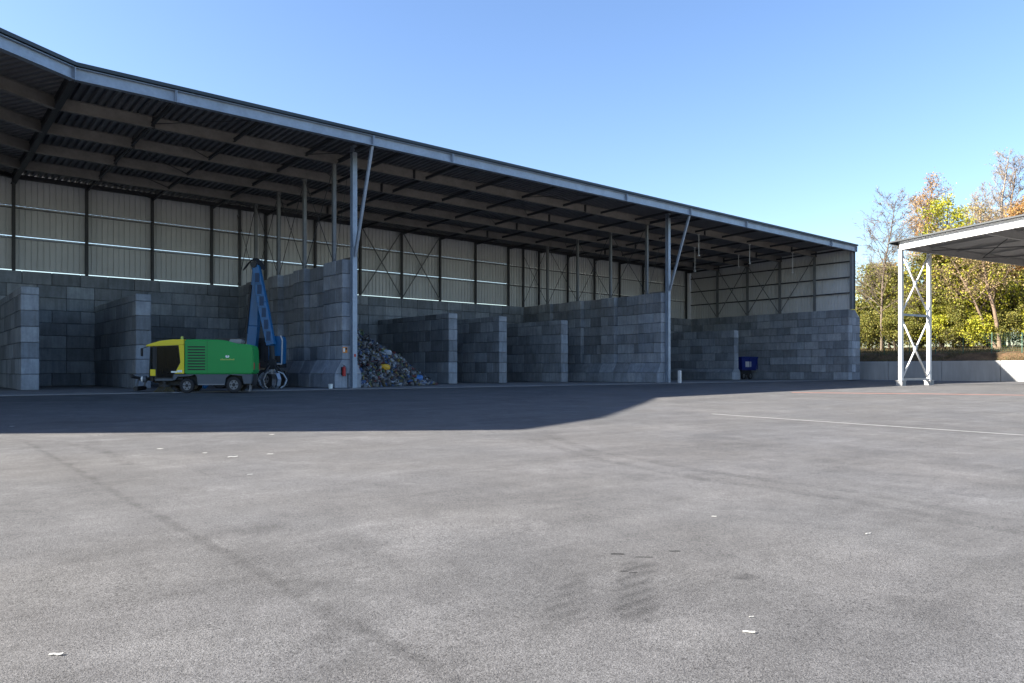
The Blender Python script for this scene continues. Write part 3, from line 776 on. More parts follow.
tree('bare_tree', 'tallest bare birch rising above the canopy roof near the right edge', 'tree', 91.7, -2.9, 24.6, .26, 'pale', 'brown', 1870, 0.074, 15, GT, .5, nb=84, spread=.25, rise=1.4, sub=9, twig=9, first=.35, forks=3)
tree('bare_tree', 'bare birch with tan trunk just right of the tallest birch', 'tree', 89.6, -5.2, 23.5, .26, 'tan', 'brown', 2210, 0.081, 16, GT, .5, nb=64, spread=.25, rise=1.3, sub=9, twig=8, first=.35, forks=2)
tree('budding_tree', 'tree with orange-yellow young leaves cut by the right edge above the canopy', 'tree', 84.2, -9.8, 17.0, .24, 'tan', 'orange', 5440, 0.148, 17, GT, .5, keep=.5, nb=30, spread=.28, rise=.9, first=.4)
tree('leafy_tree', 'bright yellow-green tree seen through the gap below the canopy roof', 'tree', 81.0, -2.4, 13.1, .17, 'grey', 'yellow', 8840, 0.148, 18, GT, .5, keep=.4, nb=28, spread=.36, rise=.5, first=.12)
tree('thick_tree', 'thick tan trunked tree under the canopy near the right edge', 'tree', 76.6, -8.6, 16.0, .25, 'tan', 'brown', 5100, 0.118, 19, GT, .6, keep=.5, nb=26, spread=.34, rise=.7, first=.3, forks=2)
tree('leafy_tree', 'olive leafed tree directly behind the two canopy legs', 'tree', 78.2, 0.5, 12.0, .16, 'grey', 'olive', 7650, 0.133, 20, GT, .5, keep=.45, nb=26, spread=.36, rise=.5, first=.1)
tree('leafy_tree', 'yellow-green tree with dark trunk at the right end below the canopy roof', 'tree', 79.8, -6.1, 14.0, .22, 'grey', 'yellow', 7650, 0.148, 21, GT, .6, keep=.4, nb=28, spread=.34, rise=.6, first=.15)
rb_ = random.Random(3)
# further wood, tree by tree
spots = [(81.3, 8.3, 11.0, 'olive'), (96.6, 11.2, 12.0, 'brown'), (105.0, 8.0, 13.0, 'brown'), (107.6, -0.6, 15.0, 'brown'), (98.0, -7.0, 14.0, 'olive'), (81.6, 5.7, 10.4, 'olive'), (90.0, -13.0, 15.0, 'brown'), (99.0, 3.0, 13.0, 'yellow')]
wl = ['olive tree low behind the right end of the hall', 'tan tree far behind the slender bare tree', 'far tan tree deep in the wood behind the canopy legs', 'far tan tree deep in the wood behind the tallest birch',
      'olive tree in the wood behind the thick tan trunk', 'small olive tree next to the slender bare tree', 'tan tree mostly hidden by the canopy roof at the right edge', 'far yellowish tree between the canopy legs and birches']
for i, (x, y, h, k) in enumerate(spots):
    tree('woodland_tree', wl[i], 'tree', x, y, h, .2, 'grey', k, 6500, .19, 40+i, GT, .8, keep=.6, nb=26, spread=.36, rise=.6, first=.08)
bl = [(73.3, 7.3, 4.4, 'olive'), (74.3, 4.5, 5.0, 'olive'), (74.8, 2.1, 4.8, 'olive'), (75.2, -0.3, 4.6, 'olive'), (76.3, -2.7, 5.2, 'yellow'), (76.1, -4.9, 4.8, 'olive'), (76.8, -7.1, 4.4, 'yellow'), (77.6, -9.5, 4.8, 'olive'), (79.2, -11.9, 5.0, 'yellow'),
      (80.8, 2.3, 6.5, 'yellow'), (83.0, -5.4, 6.8, 'olive'), (78.6, 8.8, 7.0, 'olive'), (84.4, -9.3, 6.5, 'brown'), (77.5, -3.5, 7.0, 'olive'), (79.5, 1.5, 8.0, 'olive'), (82.2, -2.7, 6.0, 'yellow'), (86.0, -1.0, 8.0, 'dark'), (84.0, -6.0, 8.0, 'olive'), (82.0, -11.5, 8.0, 'olive')]
names = ['olive shrub just right of the hall end wall', 'olive shrub under the slender bare tree', 'olive shrub left of the left canopy leg', 'olive shrub seen between the two canopy legs', 'yellow-green shrub right of the right canopy leg',
         'olive shrub above the end of the retaining wall shadow', 'yellow-green shrub behind the sunlit fence post', 'olive shrub behind the fence at the right', 'yellow-green shrub behind the fence at the right edge',
         'yellow-green bush in the wood behind the canopy legs', 'olive bush in the wood right of the canopy legs', 'olive bush in the wood beside the hall end', 'tan bush in the wood at the right edge', 'olive bush behind the bright yellow-green tree',
         'olive bush deep in the wood left of the canopy', 'yellow-green bush in front of the thick tan trunk', 'dark bush deep in the wood behind the yellow-green tree', 'olive bush deep in the wood under the birches', 'olive bush deep in the wood at the right edge']
for i, (x, y, h, k) in enumerate(bl):
    tree('shrub', names[i], 'shrub', x, y, h, .05, 'grey', k, 5200 if h < 5.5 else 6500, .11 if h < 5.5 else .15, 70+i, 'shrubs on the bank', .38 if h < 5.5 else .6, nb=22, spread=.5, rise=.8, first=.04, sub=5, twig=4, forks=3)
rs = np.random.default_rng(5); n = 26000
yy_ = rs.uniform(-26, 10, n); tt_ = np.concatenate([rs.uniform(.1, 6, n//2), rs.uniform(3, 26, n-n//2)])
pts = np.stack([60.6+.11*(-.3-yy_)+.3+tt_, yy_, np.zeros(n)], 1); keepm = np.array([pnoise(p[0]*.8, p[1]*1.1) > -.25 for p in pts]) | (tt_ > 5); pts = pts[keepm]
pts[:, 2] = [bank_z(p[0], p[1])+.04 for p in pts]
up = np.stack([rs.normal(0, .35, len(pts)), rs.normal(0, .35, len(pts)), np.ones(len(pts))], 1)*rs.uniform(.1, .34, (len(pts), 1)); sd = rs.normal(size=(len(pts), 3))*np.array([1, 1, 0]); sd /= np.linalg.norm(sd, axis=1, keepdims=True); sd *= .02
V = np.stack([pts-sd, pts+sd, pts+up], 1).reshape(-1, 3); Fq = np.arange(len(pts))[:, None]*3+np.arange(3)[None]
o = link('bank_grass', np_mesh('bank_grass', V, Fq, leaf_mat('dry_grass', [(.08, .065, .03), (.13, .10, .045), (.06, .065, .02), (.17, .125, .06)])))
tag(o, 'dry brownish grass and weeds on the bank', 'grass', kind='stuff')

# ------------------------------------------------------------------ street sweeper
M['green'] = simple('bright_green_paint', (.001, .27, .05), .45, 0, .06, 1.5)
M['yellow'] = simple('yellow_paint', (.74, .60, .01), .35, 0, .05, 1.5)
M['black'] = simple('matt_black', (.015, .016, .018), .6, 0, .2, 4)
M['grey_paint'] = simple('blue_grey_paint', (.07, .085, .105), .5, 0, .1, 2)
M['rubber'] = simple('tyre_rubber', (.022, .022, .024), .85, 0, .25, 8)
M['rim'] = simple('pale_rim_paint', (.20, .21, .23), .45, .2, .1, 6)
M['seat'] = simple('grey_seat_fabric', (.16, .20, .22), .8, 0, .15, 6)
M['lamp_white'] = simple('lamp_glass', (.8, .8, .78), .2, 0, .03, 3)
M['red'] = simple('red_paint', (.42, .02, .02), .4, 0, .08, 5)
M['bristle'] = simple('yellowish_bristles', (.09, .075, .04), .9, 0, .3, 9)
t = NT('dark_window_glass', .03, 0, .12); t.b.inputs['Alpha'].default_value = .72; M['glass'] = t.done((.006, .009, .010))
M['mark_white'] = simple('white_decal', (.75, .8, .78), .5, 0, .02, 3); M['mark_yellow'] = simple('pale_yellow_decal', (.42, .50, .10), .5, 0, .1, 20)
sw_h = math.atan2(.476, -.88)
sw = thing('street_sweeper', (-8.38, -.85, gz(-8.0, -1.5)-.02), 'green and yellow compact street sweeper parked in front of the left bay', 'street sweeper', None, sw_h); sw.scale = (.955, 1, 1.05)
# local: +x forward, +y its left side (facing the camera)
body_prof = [(.67, .84), (.67, 2.36), (.2, 2.385), (-.9, 2.37), (-1.25, 2.33), (-1.75, 2.20), (-2.35, 2.17), (-2.44, 2.12), (-2.49, 2.0), (-2.52, .95), (-2.45, .84)]
MB().prism(body_prof, -1.03, 1.03).obj('hopper_body', M['green'], sw, bevel=.05, seg=3)
for i in range(9):
    z = 2.05-i*.125; MB().box(-.28, .52, 1.022, 1.04, z-.034, z+.022).obj('louvre', M['black'], sw)
MB().box(-.375, -.365, 1.02, 1.036, .88, 2.33).obj('panel_seam', M['black'], sw)
# emblem: two curled leaves over a pale strip
m = MB()
for s in (-1, 1):
    pr = [(-1.30+s*.02+s*.085*math.sin(a)*(.5+.5*math.cos(a*.5)), 1.62+.06*math.cos(a)) for a in [k*math.pi/6 for k in range(0, 12)]]
    m.add([(x, 1.034, z) for x, z in pr], [tuple(range(len(pr)))])
m.obj('emblem', M['mark_white'], sw)
mm = MB()
for k in range(11):
    mm.box(-1.62+k*.06, -1.62+k*.06+.042, 1.03, 1.036, 1.46, 1.51 if k % 3 else 1.53)
o = mm.obj('emblem_strip', M['mark_yellow'], sw); o['kind'] = 'stuff'
# cab
cabp = [(.68, .80), (.68, 2.37), (1.25, 2.36), (1.80, 2.30), (2.40, 2.13), (2.42, 2.08), (1.78, 2.10)]
MB().prism([(.69, 2.13), (.69, 2.375), (1.25, 2.365), (1.80, 2.30), (2.42, 2.11), (2.44, 2.05), (1.95, 2.07)], -1.0, 1.0).obj('cab_roof', M['yellow'], sw, bevel=.03, seg=2)
for s in (-1, 1):
    y0, y1 = (.93, 1.0) if s > 0 else (-1.0, -.93)
    MB().prism([(.69, .86), (.69, 2.12), (.94, 2.12), (.86, 1.35), (1.12, .86)], y0, y1).obj('rear_pillar', M['yellow'], sw, bevel=.01, seg=1)
    y0, y1 = (.90, .965) if s > 0 else (-.965, -.90)
    MB().prism([(.95, 2.11), (.87, 1.33), (1.25, .66), (1.95, .66), (1.97, 2.09)], y0+.02, y1-.02).obj('door_glass', M['glass'], sw)
    fr = [(.93, 2.12), (.85, 1.33), (1.23, .64), (1.98, .64), (1.98, 2.10)]
    for a, b in zip(fr, fr[1:]+fr[:1]): MB().bar((a[0], (y0+y1)/2, a[1]), (b[0], (y0+y1)/2, b[1]), .09, .07, up=(0, 1, 0)).obj('door_frame', M['black'], sw)
    MB().bar((2.06, s*.93, .72), (2.06, s*.93, 2.07), .10, .13).obj('front_pillar', M['black'], sw)
    MB().box(1.98, 2.22, s*.98-.03*(s < 0), s*.98+.03*(s > 0), .76, 1.05).obj('corner_panel', M['yellow'], sw, bevel=.015, seg=1)
MB().box(1.02, 1.28, 1.001, 1.012, .9, .97).obj('decal', M['mark_white'], sw); MB().box(.78, 1.0, 1.001, 1.012, .92, 1.02).obj('decal', M['mark_white'], sw)
# curved windscreen
pr = []
for k in range(9):
    a = -math.pi/2+math.pi*k/8; pr.append((2.10+.38*math.cos(a), .93*math.sin(a)))
m = MB(); n = len(pr); m.v = [(x, y, z) for z in (.80, 2.06) for x, y in pr]; m.v = [(x-(.06 if z > 1 else 0), y, z) for x, y, z in m.v]
m.f = [(i, i+1, n+i+1, n+i) for i in range(n-1)]; m.mi = [0]*(n-1); m.obj('windscreen', M['glass'], sw, smooth=True)
MB().prism([(x, y) for x, y in pr], .55, .79, axes='xy').obj('front_panel', M['black'], sw)
# cab interior
MB().prism([(1.05, .95), (1.05, 1.9), (1.18, 1.9), (1.2, 1.15), (1.6, 1.15), (1.6, .95)], .1, .6).obj('seat', M['seat'], sw, bevel=.03)
MB().prism([(1.05, .95), (1.05, 1.9), (1.18, 1.9), (1.2, 1.15), (1.6, 1.15), (1.6, .95)], -.6, -.1).obj('seat', M['seat'], sw, bevel=.03)
MB().tube((1.78, .35, 1.1), (1.68, .35, 1.4), .03).obj('steering_column', M['black'], sw)
MB().box(.69, .76, -.95, .95, .85, 2.1).obj('cab_back', M['black'], sw); MB().box(.76, 2.1, -.9, .9, .60, .66).obj('cab_floor', M['black'], sw)
# chassis
def arch(x0, x1, wc, r, z0=.36, z1=.83):
    p = [(x1, z1), (x0, z1), (x0, z0+.1)]
    return p
ch = [(-2.42, .82), (1.20, .82), (1.18, .62), (.99, .62), (.93, .40), (.9, .62), (.62, .80), (.3, .78)]
MB().box(-2.45, 1.95, -.62, .62, .34, .84).obj('chassis', M['black'], sw)
for s in (-1, 1):
    y0, y1 = (.62, .99) if s > 0 else (-.99, -.62)
    MB().prism([(-1.58, .835), (.22, .835), (.12, .72), (.08, .36), (-1.18, .36), (-1.22, .66), (-1.4, .80)][0:7], y0, y1).obj('skirt', M['grey_paint'], sw, bevel=.015, seg=1)
    MB().prism([(-2.46, .835), (-1.95, .835), (-2.0, .62), (-2.05, .40), (-2.40, .40)], y0, y1).obj('skirt', M['grey_paint'], sw, bevel=.015, seg=1)
    MB().prism([(-1.97, .835), (-1.58, .835), (-1.42, .81), (-2.0, .76)], y0, y1).obj('wheel_arch', M['grey_paint'], sw)
    MB().prism([(.2, .83), (1.15, .83), (1.22, .58), (1.1, .58), (1.0, .72), (.4, .76)], y0, y1).obj('wheel_arch', M['grey_paint'], sw)
    MB().box(1.2, 2.0, y0, y1, .55, .64).obj('sill', M['grey_paint'], sw)
    MB().box(-1.15, .05, y1-.01 if s > 0 else y0-.02, y1+.02 if s > 0 else y0+.01, .355, .40).obj('trim_strip', M['rim'], sw)
def wheel(parent, x, y, r, wd, side):
    m = MB(); N = 20; prof = [(r*.60, -wd/2), (r*.93, -wd/2), (r, -wd*.32), (r, wd*.32), (r*.93, wd/2), (r*.60, wd/2)]
    for i in range(N):
        a = 2*math.pi*i/N
        for q, wy in prof: m.v.append((x+q*math.cos(a), y+wy, r+q*math.sin(a)))
    k = len(prof)
    for i in range(N):
        for j in range(k): m.f.append((i*k+j, i*k+(j+1) % k, ((i+1) % N)*k+(j+1) % k, ((i+1) % N)*k+j)); m.mi.append(0)
    wobj = m.obj('wheel', M['rubber'], parent, smooth=False)
    MB().tube((x, y-wd*.36, r), (x, y+wd*.36, r), r*.60, n=20).obj('rim', M['rim'], wobj)
    MB().tube((x, y+side*wd*.36, r), (x, y+side*(wd*.36+.035), r), r*.22, n=12).obj('hub', M['black'], wobj)
    for i in range(6):
        a = 2*math.pi*i/6; cx, cz = x+r*.42*math.cos(a), r+r*.42*math.sin(a)
        MB().tube((cx, y+side*wd*.36, cz), (cx, y+side*(wd*.36+.008), cz), r*.1, n=8).obj('rim_hole', M['black'], wobj)
for s in (-1, 1):
    wheel(sw, .58, s*.83, .33, .26, s); wheel(sw, -1.58, s*.83, .36, .26, s)
# brushes and front arms
for s in (-1, 1):
    yb = s*.85
    m = MB()
    for i in range(34):
        a = 2*math.pi*i/34; m.bar((1.62+.22*math.cos(a), yb+.18*math.sin(a), .30), (1.62+.50*math.cos(a), yb+.40*math.sin(a), .015), .02, .03)
    o = m.obj('brush_bristles', M['bristle'], sw); o['kind'] = 'stuff'
    MB().tube((1.62, yb, .28), (1.62, yb, .36), .27, n=18).obj('brush_disc', M['black'], sw)
    MB().tube((1.62, yb, .36), (1.62, yb, .56), .09, n=10).obj('brush_motor', M['black'], sw)
    MB().bar((1.62, yb, .50), (2.2, s*.4, .50), .08, .10).obj('brush_arm', M['black'], sw)
    MB().bar((2.2, s*.5, .58), (2.85, s*.62, .60), .07, .09).obj('front_arm', M['black'], sw)
    MB().bar((2.85, s*.62, .60), (2.95, s*.62, .22), .06, .07).obj('front_arm', M['grey_paint'], sw)
    MB().tube((2.58, s*.78, .62), (2.66, s*.78, .62), .13, n=14).obj('headlight', M['lamp_white'], sw)
    MB().tube((2.44, s*.78, .62), (2.58, s*.78, .62), .15, .14, n=14).obj('headlight_housing', M['grey_paint'], sw)
    MB().bar((2.3, s*.6, .7), (2.5, s*.78, .64), .05, .05).obj('lamp_bracket', M['black'], sw)
    MB().bar((2.30, s*1.0, 2.05), (2.55, s*1.16, 1.95), .03, .03).obj('mirror_arm', M['black'], sw)
    MB().box(2.50, 2.57, s*1.17-.1, s*1.17+.1, 1.62, 1.97).obj('mirror', M['black'], sw, bevel=.02, seg=1)
    MB().box(-2.55, -2.52, s*.9-.06, s*.9+.06, 1.05, 1.35).obj('tail_light', M['red'], sw)
MB().tube((2.95, -.75, .20), (2.95, .75, .20), .10, n=12).obj('front_roller', M['black'], sw)
for i, (a, b) in enumerate((((2.5, .5, .6), (3.1, .75, .78)), ((2.6, .2, .6), (3.2, .55, .70)))):
    MB().tube(a, b, .035, n=8).obj('hose', M['black'], sw)
MB().tube((3.1, .75, .70), (3.1, .75, .86), .07, n=10).obj('nozzle', M['black'], sw)
MB().tube((.9, .5, 2.36), (.9, .5, 2.52), .07, .06, n=12).obj('beacon', M['mark_yellow'], sw)
MB().box(-1.9, -1.3, -.4, .55, 2.22, 2.42).obj('roof_box', M['rim'], sw, bevel=.04)
for s in (.25, .55, .85): MB().bar((-2.3, s, .05), (-2.34, s+.02, .42), .03, .05).obj('rear_skid', M['rim'], sw)

# ------------------------------------------------------------------ material handler
M['blue'] = simple('bright_blue_paint', (.004, .105, .27), .4, 0, .12, 1.5); M['blue_dark'] = simple('recess_shade_blue_paint', (.008, .04, .10), .6, 0, .2, 3)
M['pale_trim'] = simple('pale_trim_paint', (.50, .50, .50), .5, 0, .1, 3)
M['iron'] = simple('worn_iron', (.28, .29, .31), .45, .5, .3, 8)
hd = thing('material_handler', (-5.04, 2.14, 0), 'blue material handler with folded boom and grapple behind the sweeper', 'material handler', None, -R(39.95))
# local: +x to the right of the picture, +y away from the camera
def limb2(nm, pts, w0, w1, dep, mt):   # box-section arm through points, tapering
    for (a, wa), (b, wb) in zip(pts, pts[1:]):
        a, b = Vector(a), Vector(b); d = (b-a).normalized(); side = Vector((d.z, 0, -d.x))
        m = MB(); vs = []
        for p, w_ in ((a, wa), (b, wb)):
            for sx, sy in ((-1, -1), (1, -1), (1, 1), (-1, 1)): vs.append(p+side*sx*w_/2+Vector((0, sy*dep/2, 0)))
        m.add(vs, [(3, 2, 1, 0), (4, 5, 6, 7), (0, 1, 5, 4), (1, 2, 6, 5), (2, 3, 7, 6), (3, 0, 4, 7)])
        m.obj(nm, M[mt], hd, bevel=.02, seg=1)
limb2('boom', [((.0, .25, 1.7), .45), ((.12, .25, 3.4), .55), ((.30, .2, 6.55), .34)], 0, 0, .42, 'blue')
limb2('stick', [((.42, -.25, 6.6), .34), ((.78, -.3, 4.6), .50), ((1.24, -.3, 2.35), .42)], 0, 0, .40, 'blue')
for i in range(6):
    z = 5.9-i*.62; x = .42+(6.6-z)*.193
    MB().box(x-.11, x+.11, -.515, -.48, z-.22, z+.27).obj('recess_panel', M['blue_dark'], hd)  # darker blue panels imitate the shaded recesses between the ribs
    MB().box(x-.17, x+.17, -.54, -.49, z-.29, z-.24).obj('rib', M['blue'], hd)
MB().tube((.36, -.55, 6.62), (.36, .5, 6.62), .16, n=14).obj('elbow_pin', M['black'], hd)
for k in range(4):
    pts = [(-.30+.55*j/7*2-.0, -.2+.12*k, 6.35+.55*math.sin(math.pi*j/7)+.05*k) for j in range(8)]
    o = MB().path(pts, .028).obj('hose', M['black'], hd); 
MB().tube((-.25, .2, 2.0), (.02, .2, 4.4), .09, n=10).obj('cylinder', M['iron'], hd)
MB().tube((-.22, .0, 3.0), (.05, .0, 5.6), .07, n=10).obj('cylinder', M['black'], hd)
MB().tube((.62, -.1, 5.9), (1.05, -.1, 3.2), .06, n=8).obj('cylinder', M['iron'], hd)
# slewing upper and undercarriage
MB().prism([(-2.5, 1.45), (-2.5, 2.55), (-2.2, 2.78), (.35, 2.78), (.5, 2.6), (.5, 1.45)], .9, 3.1).obj('engine_cover', M['steel_dark'], hd, bevel=.05)
MB().box(-2.45, .3, .87, .91, 1.6, 2.5).obj('grille', M['black'], hd)
MB().box(-2.6, 1.0, .95, 3.2, 1.15, 1.45).obj('slewing_platform', M['black'], hd, bevel=.03)
MB().tube((-.2, 2., .95), (-.2, 2., 1.15), .75, n=24).obj('slew_ring', M['iron'], hd)
MB().box(-2.6, 1.0, 1.0, 3.0, .55, .95).obj('undercarriage', M['black'], hd, bevel=.03)
for x in (-1.9, .5):
    for y, s in ((.82, -1), (3.1, 1)): wheel(hd, x, y, .52, .38, s)
for x in (-2.4,): MB().bar((x, 1.1, .6), (x+(-.3 if x < 0 else .25), .5, .05), .16, .14).obj('outrigger', M['blue'], hd); 
# cab on the right of the boom
MB().prism([(.95, 1.35), (.95, 2.75), (1.05, 2.85), (1.62, 2.85), (1.70, 2.6), (1.66, 1.35)], .1, .9).obj('cab', M['blue'], hd, bevel=.03)
MB().box(1.0, 1.6, .085, .105, 1.42, 1.78).obj('cab_window', M['black'], hd)
for a, b in (((1.68, .07, 1.36), (1.72, .07, 2.62)), ((1.72, .07, 2.62), (1.62, .07, 2.88)), ((.95, .07, 1.34), (1.70, .07, 1.34))): MB().bar(a, b, .05, .06).obj('cab_edge', M['pale_trim'], hd)
MB().box(.6, 1.5, .3, 1.2, 1.15, 1.35).obj('cab_mount', M['black'], hd)
# grapple
MB().tube((1.26, -.3, 2.3), (1.30, -.3, 1.55), .14, n=12).obj('rotator', M['black'], hd)
MB().box(1.12, 1.48, -.48, -.12, 1.05, 1.6).obj('grapple_head', M['black'], hd, bevel=.04)
MB().tube((1.30, -.3, 1.05), (1.30, -.3, .8), .24, n=12).obj('grapple_hub', M['iron'], hd)
for k in range(5):
    a = 2*math.pi*k/5+.5; c_, s_ = math.cos(a), math.sin(a)
    pr = [(.18, .95, .16), (.55, .80, .20), (.74, .48, .20), (.62, .16, .14), (.42, .02, .05)]
    m = MB()
    for (r0, z0, w0), (r1, z1, w1) in zip(pr, pr[1:]):
        m.bar((1.3+c_*r0, -.3+s_*r0, z0), (1.3+c_*r1, -.3+s_*r1, z1), w0, .06)
    o = m.obj('tine', M['iron'] if k % 2 else M['galv'], hd); o.location.z = .03
    MB().tube((1.3+c_*.2, -.3+s_*.2, 1.25), (1.3+c_*.55, -.3+s_*.55, .86), .05, n=8).obj('tine_cylinder', M['black'], hd)

# ------------------------------------------------------------------ waste heap
def scrap_mat():
    t = NT('mixed_scrap', .6, 0, .4); g_ = t.n('ShaderNodeNewGeometry')
    r_ = g_.outputs['Random Per Island']
    c = t.ramp(r_, [(0, (.02, .02, .022)), (.2, (.05, .05, .055)), (.32, (.14, .14, .14)), (.40, (.03, .045, .08)), (.5, (.26, .27, .28)), (.56, (.06, .05, .04)), (.64, (.03, .08, .2)), (.72, (.33, .35, .36)), (.78, (.04, .04, .045)), (.86, (.13, .03, .028)), (.92, (.05, .1, .055)), (1., (.2, .15, .05))])
    return t.done(c)
def heap_z(x, y):
    # leaning against the buttressed wall, highest at its back
    u = max(0., (x-.7)); a = 5.2-.60*u-.10*abs(y-9)-1.12*max(0, 4.7-y)
    return max(0, min(a, 4.9)+.25*pnoise(x*2.1, y*1.7)*min(1, a))
xs_ = spaced(.66, 9.6, .3)+[9.6]; ys_h = spaced(.4, 17.0, .3)+[17.0]
hm = grid_mesh(xs_, ys_h, lambda x, y: heap_z(x, y)-.12)
hp = hm.obj('waste_heap', simple('dark_waste', (.025, .025, .028), .9, 0, .4, 6)); tag(hp, 'heap of mixed shredded waste against the tall block wall', 'waste heap', kind='stuff')
rs = np.random.default_rng(9); n = 9000
px_ = rs.uniform(.7, 9.2, n*2); py_ = rs.uniform(.5, 16.5, n*2); pz_ = np.array([heap_z(a, b) for a, b in zip(px_, py_)])
k_ = pz_ > .03; px_, py_, pz_ = px_[k_][:n], py_[k_][:n], pz_[k_][:n]; n = len(px_)
ax = rs.normal(size=(n, 3, 3)); ax[:, 0] /= np.linalg.norm(ax[:, 0], axis=1, keepdims=True)
ax[:, 1] -= ax[:, 0]*(ax[:, 0]*ax[:, 1]).sum(1, keepdims=True); ax[:, 1] /= np.linalg.norm(ax[:, 1], axis=1, keepdims=True); ax[:, 2] = np.cross(ax[:, 0], ax[:, 1])
dm = np.stack([rs.uniform(.07, .26, n), rs.uniform(.05, .16, n), rs.uniform(.01, .07, n)], 1)
cor = np.array([(x, y, z) for z in (-1, 1) for y in (-1, 1) for x in (-1, 1)], float)
V = np.stack([px_, py_, pz_+rs.uniform(-.05, .08, n)], 1)[:, None]+np.einsum('kc,nc,ncd->nkd', cor, dm, ax)
Fb = np.array([(0, 2, 3, 1), (4, 5, 7, 6), (0, 1, 5, 4), (1, 3, 7, 5), (3, 2, 6, 7), (2, 0, 4, 6)]); Fq = (np.arange(n)[:, None, None]*8+Fb[None]).reshape(-1, 4)
o = link('scrap_pieces', np_mesh('scrap_pieces', V.reshape(-1, 3), Fq, scrap_mat()), hp); o['kind'] = 'stuff'
def sack(nm, x, y, col, sz, label):
    rs = random.Random(int(x*100)); bm = bmesh.new(); bmesh.ops.create_icosphere(bm, subdivisions=3, radius=1)
    for v in bm.verts:
        p = v.co.copy(); k = 1+.16*pnoise(p.x*3+x, p.y*3+p.z*2)+.1*pnoise(p.z*7, p.x*6); v.co = Vector((p.x*sz*1.1, p.y*sz*.8, p.z*sz*.62))*k
    me = bpy.data.meshes.new(nm); bm.to_mesh(me); bm.free(); me.materials.append(simple(nm+'_plastic', col, .5, 0, .2, 3)); me.polygons.foreach_set('use_smooth', [True]*len(me.polygons))
    o = link(nm, me, None, (x, y, heap_z(x, y)+sz*.12)); o.rotation_euler = (rs.uniform(-.4, .4), rs.uniform(-.4, .4), rs.uniform(0, 6)); tag(o, label, 'sack')
sack('plastic_sack', 3.8, 3.2, (.62, .36, .02), .36, 'orange-yellow sack lying in the middle of the waste heap')
sack('plastic_sack', 4.65, 4.4, (.4, .44, .5), .4, 'pale sack on the upper slope of the waste heap')
sack('plastic_sack', 6.95, 4.3, (.06, .17, .42), .38, 'blue sack near the right toe of the waste heap')

# ------------------------------------------------------------------ blue container
bc = thing('blue_container', (51.9, 8.3, 0), 'small blue container on a dark wheeled frame behind the flared divider', 'container')
M['deep_blue'] = simple('deep_blue_paint', (.006, .02, .16), .5, 0, .15, 1.5)
MB().prism([(-.9, 1.05), (-.6, 1.0), (1.9, 1.0), (2.15, 2.35), (2.0, 2.45), (-1.0, 2.45)], -.1, 1.6).obj('hopper', M['deep_blue'], bc, bevel=.04)
for x in (-.9, .6, 2.05): MB().box(x-.05, x+.05, -.16, -.1, 1.1, 2.4).obj('rib', M['deep_blue'], bc)
MB().box(-1.05, 2.2, -.18, -.1, 2.34, 2.48).obj('rim', M['deep_blue'], bc)
MB().box(-.2, .9, -.125, -.11, 1.35, 1.95).obj('panel', M['pale_trim'], bc)
MB().box(-.7, 1.2, .05, 1.45, .45, 1.0).obj('frame', M['black'], bc)
for x in (-.5, .8):
    for y, s in ((-.02, -1), (1.5, 1)): wheel(bc, x, y, .36, .22, s)

# ------------------------------------------------------------------ small things at the walls
fx = thing('fire_extinguisher', (-.56, .06, .68), 'red fire extinguisher hung on the front of the tall block wall', 'extinguisher')
MB().tube((0, 0, 0), (0, 0, .46), .09, n=16).obj('cylinder', M['red'], fx, smooth=False)
MB().tube((0, 0, .46), (0, 0, .53), .09, .035, n=16).obj('shoulder', M['red'], fx); MB().tube((0, 0, .53), (0, 0, .60), .03, n=10).obj('valve', M['black'], fx)
MB().bar((0, 0, .60), (-.10, -.02, .63), .02, .02).obj('handle', M['black'], fx); MB().path([(.03, 0, .57), (.11, -.02, .5), (.11, -.03, .2)], .012).obj('hose', M['black'], fx)
MB().box(-.11, .11, .09, .13, .05, .5).obj('bracket', M['black'], fx)
M['orange'] = simple('orange_sign_paint', (.75, .26, .04), .5, 0, .05, 5)
sg = thing('wall_sign', (-.44, .185, 1.98), 'small orange and white sign above the fire extinguisher', 'sign')
MB().box(-.14, .14, -.012, 0, 0, .32).obj('board', M['orange'], sg); MB().box(-.11, -.01, -.018, -.013, .05, .26).obj('pictogram', M['mark_white'], sg); MB().box(.02, .11, -.018, -.013, .16, .28).obj('pictogram', M['black'], sg)
sg2 = thing('wall_sign', (0, -.152, 1.75), 'tiny red sign on the first steel column', 'sign'); MB().box(-.06, .06, -.01, 0, 0, .16).obj('board', M['red'], sg2)
bk = thing('bucket', (-1.5, -.2, 0), 'small white bucket at the foot of the tall block wall', 'bucket')
MB().tube((0, 0, 0), (0, 0, .26), .10, .13, n=16).obj('pail', M['mark_white'], bk); MB().tube((0, 0, .26), (0, 0, .275), .14, n=16).obj('lid', M['rim'], bk)
gp = thing('guard_post', (X2+.25, -.95, gz(X2, -.95)-.02), 'pale steel guard post in front of the second steel column', 'guard post')
MB().box(-.11, .11, -.11, .11, 0, 1.0).obj('post', M['white_steel'], gp, bevel=.015, seg=1); MB().box(-.18, .18, -.18, .18, 0, .02).obj('base_plate', M['galv_dull'], gp)

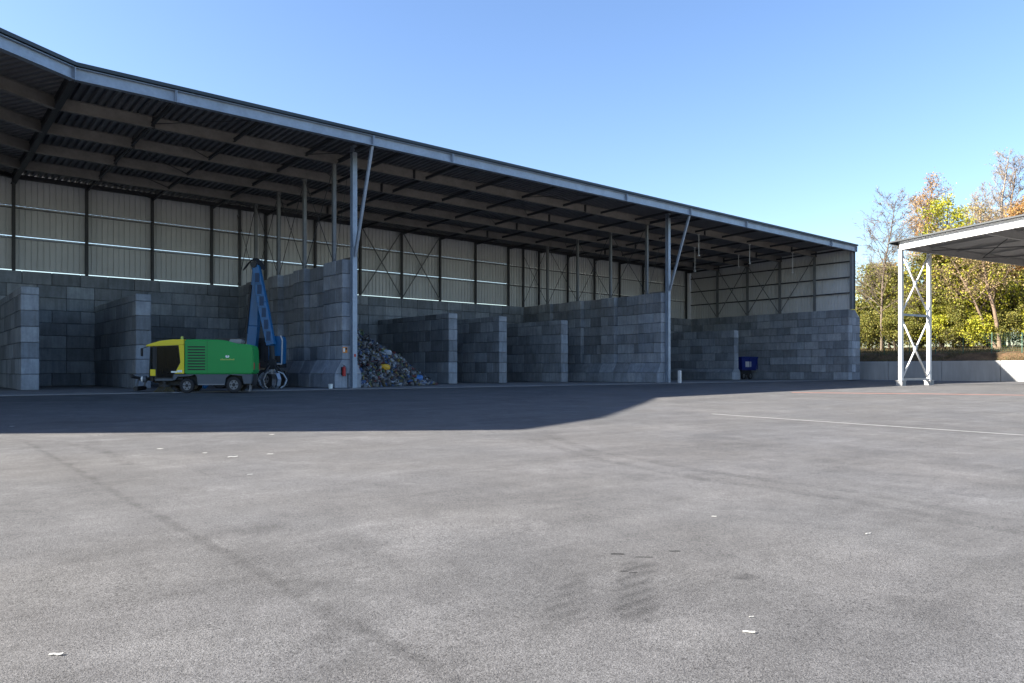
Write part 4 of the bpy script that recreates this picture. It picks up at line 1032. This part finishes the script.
# ------------------------------------------------------------------ litter on the yard
M['paper'] = simple('white_paper', (.30, .30, .29), .8, 0, .06, 9)
lit = [(-19.12, -32.8, .075, 'folded white paper scrap on the asphalt near the lower left corner'), (-16.02, -22.84, .12, 'white scrap on the asphalt beside the curved tyre mark'),
       (-15.38, -24.8, .16, 'flat white scrap left of the pale patch on the asphalt'), (-14.73, -24.79, .10, 'small white scrap nearest the pale patch on the asphalt'), (-15.89, -26.95, .07, 'white crumb just below and left of the pale patch'),
       (-13.21, -32.85, .05, 'white crumb on the asphalt right of the oil drips'), (-12.76, -34.24, .055, 'white crumb on the asphalt at the lower right'), (-15.93, -34.98, .07, 'long white scrap on the asphalt at the bottom right of centre'),
       (-15.68, -34.84, .03, 'tiny white crumb just above the long white scrap'), (-13.32, -21.38, .12, 'white scrap close to the edge of the hall shadow'), (-17.57, -15.91, .12, 'white scrap lying in the hall shadow at the far left'), (-15.57, -23.95, .08, 'white crumb farther back left of the flat white scrap')]
for i, (x, y, sz, lb) in enumerate(lit):
    r_ = random.Random(i+50); m = MB(); g0 = gz(x, y)-.018
    sz *= .5; L, Wd = sz, sz*.28; a = R(-40)+r_.uniform(-.35, .35)
    pr = [(-L, 0), (-.3*L, sz*.08), (.25*L, sz*.02), (L, sz*.12)]
    for (x0, z0), (x1, z1) in zip(pr, pr[1:]):
        m.add([(x0, -Wd*r_.uniform(.6, 1), z0), (x1, -Wd*.8, z1), (x1, Wd*.8, z1+sz*.05), (x0, Wd*r_.uniform(.6, 1), z0+sz*.05)]+[(x0, -Wd*.7, z0+.004), (x1, -Wd*.8, z1+.004), (x1, Wd*.8, z1+sz*.05+.004), (x0, Wd*.7, z0+sz*.05+.004)],
              [(3, 2, 1, 0), (4, 5, 6, 7), (0, 1, 5, 4), (1, 2, 6, 5), (2, 3, 7, 6), (3, 0, 4, 7)])
    o = m.obj('paper_scrap', M['paper'], None); o.location = (x, y, g0); o.rotation_euler = (0, 0, a); tag(o, lb, 'litter', 'scraps on the asphalt yard')
